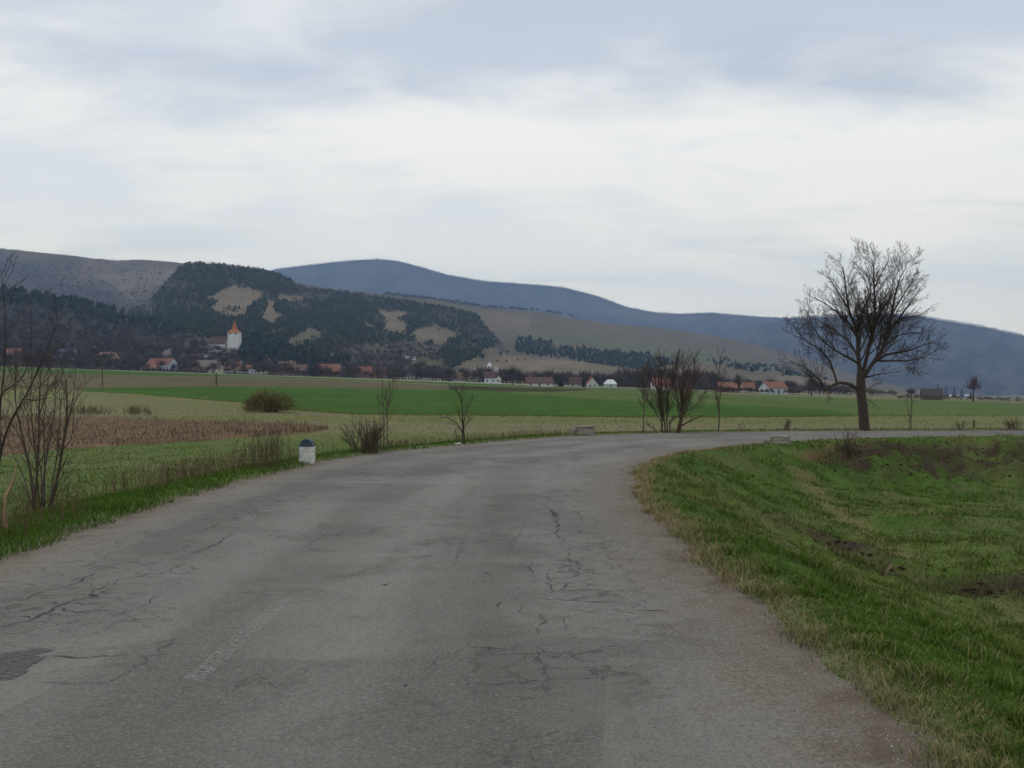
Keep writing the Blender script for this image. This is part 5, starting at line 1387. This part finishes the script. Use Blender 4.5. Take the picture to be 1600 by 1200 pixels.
# straw fringe where the grass meets the inner shoulder
n = 10000
j = rng.integers(int(len(RE)*.14), int(len(RE)*.60), n); q = RE[j]; d = RE[np.minimum(j+1, len(RE)-1)]-RE[j-1]
nv = np.stack([-d[:, 1], d[:, 0]], 1); nv /= np.linalg.norm(nv, axis=1)[:, None]
off = rng.normal(-.12, .09, n)+.2*(fbm(q[:, 0]*1.2, q[:, 1]*1.2, 95, 2)-.5)
xy = q+nv*off[:, None]+d*rng.random(n)[:, None]
k = (off < .05) & (rng.random(n) < .25+.75*sst(.35, .6, fbm(xy[:, 0]*2, xy[:, 1]*2, 96, 2))); xy = xy[k]; n = len(xy)
P = np.stack([xy[:, 0], xy[:, 1], np.maximum(ground_i(xy[:, 0], xy[:, 1]), -.02)], 1)
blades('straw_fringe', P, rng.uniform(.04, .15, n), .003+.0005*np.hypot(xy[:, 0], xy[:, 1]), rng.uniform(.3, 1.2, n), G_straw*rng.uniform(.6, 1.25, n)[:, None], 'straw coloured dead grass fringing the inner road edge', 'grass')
# outer verge and meadow
x, y, r, dl_, dr_, in_ = scatter_polar(420000, 9, 85, -36, 32)
sd_ = np.where(in_, -dl_, dl_)+.4*(fbm(x*1.7, y*1.7, 94, 3)-.5)
ok = (dl_ <= dr_) & (sd_ > -.12)
dens = np.where(dl_ < 2.2, 1.0, .55); ok &= rng.random(len(x)) < dens*sst(-.12, .2, sd_)*np.where(dl_ < 3, 1, 1-.8*sst(28, 50, r))
x, y, r, dl_ = (q[ok] for q in (x, y, r, dl_)); n = len(x)
n1_ = fbm(x*.35, y*.35, 51, 4); n4_ = fbm(x*.9, y*.9, 54, 3)
P = np.stack([x, y, np.maximum(ground_z(x, y), np.where(in_[ok], 0.0, -9))], 1)
verge = 1-sst(1.0, 2.2, dl_+1.4*(n1_-.5))
fw = sst(36, 52, y+.25*x)
isS = rng.random(n) < np.clip(.06+.22*sst(.5, .75, n1_)+.35*fw-.25*verge, 0, 1)
g = lerp3(G_mead, G_lush*1.0, np.clip(verge+rng.normal(0, .15, n), 0, 1))
g = g*(1-.35*fw[:, None])+np.array((.15, .15, .05))*.35*fw[:, None]
c = np.where(isS[:, None], G_straw*rng.uniform(.5, .72, n)[:, None], g*rng.uniform(.75, 1.25, n)[:, None])
h = rng.uniform(.04, .10, n)*(1+.5*sst(.5, .75, n4_))*np.where(dl_ < 2.2, 1.15, .9)
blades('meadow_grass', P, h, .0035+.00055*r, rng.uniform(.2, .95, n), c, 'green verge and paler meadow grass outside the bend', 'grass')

def stems_stuff(name, P, h, col, label, cat, w=.006, br=4, seed=1, spread=.25):
    """dry upright stems with a few side twigs, as thin slivers"""
    r_ = random.Random(seed); V = []; T = []; C = []
    for (x_, y_, z_), hh, cc in zip(P, h, col):
        base = Vector((x_, y_, z_-.02)); d = Vector((r_.gauss(0, .14), r_.gauss(0, .14), 1)).normalized(); tip = base+d*hh
        segs = [(base, tip, w)]
        for k in range(br):
            t = r_.uniform(.35, .95); q = base.lerp(tip, t)
            e = (d+Vector((r_.gauss(0, spread*2), r_.gauss(0, spread*2), r_.uniform(0, .4)))).normalized()*hh*r_.uniform(.1, .3)
            segs.append((q, q+e, w*.7))
        for a_, b_, ww in segs:
            an = r_.uniform(0, 3.14); s1 = Vector((math.cos(an), math.sin(an), 0))*ww*.5; s2 = Vector((-math.sin(an), math.cos(an), 0))*ww*.5
            for sd in (s1, s2):
                i = len(V); V += [tuple(a_-sd), tuple(a_+sd), tuple(b_+sd*.5), tuple(b_-sd*.5)]; T.append((i, i+1, i+2, i+3)); C += [cc]*4
    o = npmesh(name, np.array(V), np.array(T), M_veg, col=np.array(C))
    return tag(o, label, cat, None, 'stuff')
def rc(base, v): return tuple(np.array(base)*rnd.uniform(1-v, 1+v))
WEED = (0.135, 0.085, 0.060); DRY = (0.30, 0.235, 0.14)
P = []; hh = []; cc = []
for i in range(2600):
    k = rnd.random()
    px = rnd.uniform(110, 560) if k < .8 else rnd.uniform(560, 1000)
    j = int(rnd.uniform(.28, .62)*len(LE)); q = LE[j]
    if not (9 < q[1] < 41): continue
    d = LE[min(j+1, len(LE)-1)]-LE[j-1]; nv = np.array((-d[1], d[0])); nv /= np.linalg.norm(nv)
    off = rnd.gauss(1.55, .45) if q[1] < 29 else rnd.gauss(1.1, .5)
    if off < .45: continue
    x_, y_ = q+nv*off
    dens = fbm(np.array([x_*.6]), np.array([y_*.6]), 88, 3)[0]
    if rnd.random() > sst(.38, .62, dens)+.12: continue
    P.append((x_, y_, gz(x_, y_))); hh.append(rnd.uniform(.18, .5)*(1+.8*max(0, dens-.5))*(1 if q[1] < 29 else .55)); cc.append(rc(WEED if rnd.random() < .65 else DRY, .3))
for i in range(150):       # taller dark stand left of the stone
    px = rnd.gauss(408, 22); p_ = at(px, rnd.uniform(727, 738)); P.append((p_[0], p_[1]+rnd.uniform(0, .8), gz(p_[0], p_[1]))); hh.append(rnd.uniform(.35, .95)); cc.append(rc(WEED, .3))
for i in range(260):       # brambles at the foot of the left shrubs
    px = rnd.uniform(-40, 135); p_ = at(px, rnd.uniform(790, 850)-px*.25); P.append(p_); hh.append(rnd.uniform(.15, .45)); cc.append(rc((.15, .095, .06), .3))
stems_stuff('dry_weeds', P, hh, cc, 'brown dry weeds standing along the left verge', 'weeds', .007, 5, 3)
# dead grass along the near margin of the wheat
P = []; hh = []; cc = []
wl_ = line([(300,623),(380,629),(440,638),(480,642),(560,648),(700,649),(1000,652),(1200,651.5),(1345,650),(1600,650)])
for i in range(1500):
    px = rnd.uniform(300, 1600); p_ = at(px, wl_(px)+rnd.uniform(.2, 1.6)); P.append(p_); hh.append(rnd.uniform(.08, .32)); cc.append(rc((.22, .19, .10), .3))
stems_stuff('field_margin_grass', P, hh, cc, 'pale dead grass along the near margin of the green wheat', 'dead grass', .03, 2, 13)
# maize stubble
mf = bpy.data.objects['maize_stubble_field'].data
W_ = np.array([tuple(v.co) for v in mf.vertices]).reshape(90, 24, 3)
P = []; hh = []; cc = []
for i in range(6500):
    u = rnd.random()*88.99; v_ = 1+rnd.random()*21.99; iu, iv = int(u), int(v_)
    q = W_[iu, iv]*(1-(u-iu))*(1-(v_-iv))+W_[iu+1, iv]*(u-iu)*(1-(v_-iv))+W_[iu, iv+1]*(1-(u-iu))*(v_-iv)+W_[iu+1, iv+1]*(u-iu)*(v_-iv)
    f_ = v_/23
    P.append(tuple(q)); hh.append(rnd.uniform(.04, .20)*(1+1.2*max(0, f_-.8)/.2)); cc.append(rc((.37, .30, .19) if rnd.random() < .22+.6*f_**2 else (.15, .098, .060), .3))
stems_stuff('maize_stubble', P, hh, cc, 'pale broken maize stalks littering the brown field', 'stubble', .026, 3, 5, 2.5)
P = []; hh = []; cc = []
for i in range(300):
    cx = rnd.choice([128, 140, 165, 206, 211, 228, 150]); p_ = at(rnd.gauss(cx, 7), rnd.uniform(642, 649)); P.append(p_); hh.append(rnd.uniform(.2, .65)); cc.append(rc((.17, .135, .085), .3))
stems_stuff('dry_reeds', P, hh, cc, 'dull brown reed tufts behind the maize stubble', 'reeds', .03, 2, 7)
# tufts of dead stems on the inner bank
P = []; hh = []; cc = []
for i in range(1300):
    k = rnd.random()
    if k < .45:
        t = rnd.random()*(len(HOLLOW)-1.01); a = int(t); q = np.array(HOLLOW[a])*(1-t+a)+np.array(HOLLOW[a+1])*(t-a); x_, y_ = q+np.array((rnd.gauss(0, .4), rnd.gauss(0, .4)))
        hh_ = rnd.uniform(.08, .28); c_ = rc((.11, .07, .045), .35)
    elif k < .8:
        x_ = rnd.uniform(2.9, 16); y_ = rnd.uniform(6, 33); hh_ = rnd.uniform(.12, .4); c_ = rc(DRY, .3)
    else:
        x_ = rnd.uniform(10, 20); y_ = rnd.uniform(30, 35.5); hh_ = rnd.uniform(.12, .35); c_ = rc((.13, .085, .055), .3)
    e = edges(np.array([x_]), np.array([y_]))
    if e[2][0] or e[1][0] > e[0][0] or e[1][0] < .4: continue
    P.append((x_, y_, gz(x_, y_))); hh.append(hh_); cc.append(c_)
stems_stuff('dead_stems', P, hh, cc, 'brown and straw dead stems scattered over the bank inside the bend', 'dead stems', .006, 4, 9, .5)
st = []; r_ = random.Random(81)
for i in range(34):
    x = 1322+r_.gauss(0, 6); dx = r_.uniform(-.6, 1.1)*20; hgt = 44*r_.uniform(.4, 1)
    st.append(([(x, 716), (x+dx*.3, 716-hgt*.5, r_.uniform(-.2, .2)), (x+dx, 716-hgt, r_.uniform(-.3, .3))], .5, .2))
clump('bare_shrub', 'low reddish shrub tuft on the inner bank below the big tree', 'shrub', (1322, 714), st, M_barkred, depth=1, kids=(7.0,), seed=82, ang=(15, 40), up=.4, ratio=.3, minr=.004)
P = []; hh = []; cc = []
for i in range(420):
    p_ = at(rnd.gauss(1280, 16), rnd.gauss(716, 4)); P.append(p_); hh.append(rnd.uniform(.10, .30)); cc.append(rc((.36, .27, .15), .25))
stems_stuff('dead_grass_tussock', P, hh, cc, 'pale tan dead grass tussock below the inner culvert block', 'tussock', .012, 3, 11, .8)
p = Vector(at(1388, 897)); o = empty('cut_stick', tuple(p)); tag(o, 'short pale cut stick poking from the dark hollow', 'stick')
MB().tube([(-.06, 0, -.03), (0, -.03, .10), (.05, -.05, .19)], [.022, .020, .016], 6).build('wood', M_pale, o)
# clods of bare earth on the broken bank
V = []; T = []; C = []; r_ = random.Random(91)
for i in range(1500):
    if i < 700:
        t = r_.random()*(len(HOLLOW)-1.01); a = int(t); q = np.array(HOLLOW[a])*(1-t+a)+np.array(HOLLOW[a+1])*(t-a); x_, y_ = q+np.array((r_.gauss(0, .4), r_.gauss(0, .4)))
    else:
        x_ = r_.uniform(10, 20.5); y_ = r_.uniform(30.5, 35.8)
    e = edges(np.array([x_]), np.array([y_]))
    if e[2][0] or e[1][0] > e[0][0] or not .7 < e[1][0]: continue
    if i >= 700 and e[1][0] > 4.2: continue
    z_ = gz(x_, y_); s_ = r_.uniform(.02, .08); b = len(V)
    for a in ((1, 0, 0), (-1, 0, 0), (0, 1, 0), (0, -1, 0), (0, 0, .7), (0, 0, -.5)): V.append((x_+a[0]*s_*r_.uniform(.5, 1.3), y_+a[1]*s_*r_.uniform(.5, 1.3), z_+a[2]*s_*r_.uniform(.6, 1.2)))
    T += [(b+a, b+c_, b+e_) for a, c_, e_ in ((0, 2, 4), (2, 1, 4), (1, 3, 4), (3, 0, 4), (2, 0, 5), (1, 2, 5), (3, 1, 5), (0, 3, 5))]
    g_ = r_.uniform(.6, 1.4); C += [(.050*g_, .034*g_, .023*g_)]*6
tag(npmesh('soil_clods', np.array(V), np.array(T), M_veg, col=np.array(C)), 'crumbling dark earth clods on the broken bank inside the bend', 'soil', None, 'stuff')
# gravel on both shoulders
def gravel(name, n, E, sgn, label):
    V = []; T = []; C = []; r_ = random.Random(len(name))
    for i in range(n):
        j = int(len(E)*(.13+.52*r_.random()**1.5)); q = E[j]
        d = E[j+1]-E[j-1]; nv = np.array((-d[1], d[0])); nv /= np.linalg.norm(nv)
        o_ = abs(r_.gauss(0, .38))*sgn-.05*sgn
        x_, y_ = q+nv*o_+d*r_.random()
        z_ = max(road_z(x_, y_), gz(x_, y_)); s_ = r_.uniform(.004, .011)*(1.8 if r_.random() < .03 else 1)
        b = len(V)
        for a in ((1, 0, 0), (-1, 0, 0), (0, 1, 0), (0, -1, 0), (0, 0, .8), (0, 0, -.5)):
            V.append((x_+a[0]*s_*r_.uniform(.6, 1.2), y_+a[1]*s_*r_.uniform(.6, 1.2), z_+a[2]*s_))
        T += [(b+a, b+c_, b+e) for a, c_, e in ((0, 2, 4), (2, 1, 4), (1, 3, 4), (3, 0, 4), (2, 0, 5), (1, 2, 5), (3, 1, 5), (0, 3, 5))]
        g_ = r_.uniform(.16, .40); C += [(g_, g_*.94, g_*.85)]*6
    o = npmesh(name, np.array(V), np.array(T), M_veg, col=np.array(C)); tag(o, label, 'gravel', None, 'stuff')
gravel('shoulder_gravel', 3600, RE, 1, 'loose gravel along the inner edge of the road')
gravel('verge_gravel', 3000, LE, -1, 'loose gravel along the outer edge of the road')

# ================================================================== haze
hz = bpy.data.materials.new('haze_air'); hz.use_nodes = True
nt = hz.node_tree; nt.nodes.clear()
mo = nt.nodes.new('ShaderNodeOutputMaterial'); pv = nt.nodes.new('ShaderNodeVolumePrincipled')
pv.inputs['Color'].default_value = (0.43, 0.64, 1.0, 1)
pv.inputs['Density'].default_value = 1.2e-4
pv.inputs['Anisotropy'].default_value = 0.0
nt.links.new(pv.outputs[0], mo.inputs['Volume'])
mb = MB().box(-8600, 8600, -1900, 7800, -60, 830)
haze = mb.build('haze', hz); tag(haze, kind='stuff')
haze.display_type = 'BOUNDS'
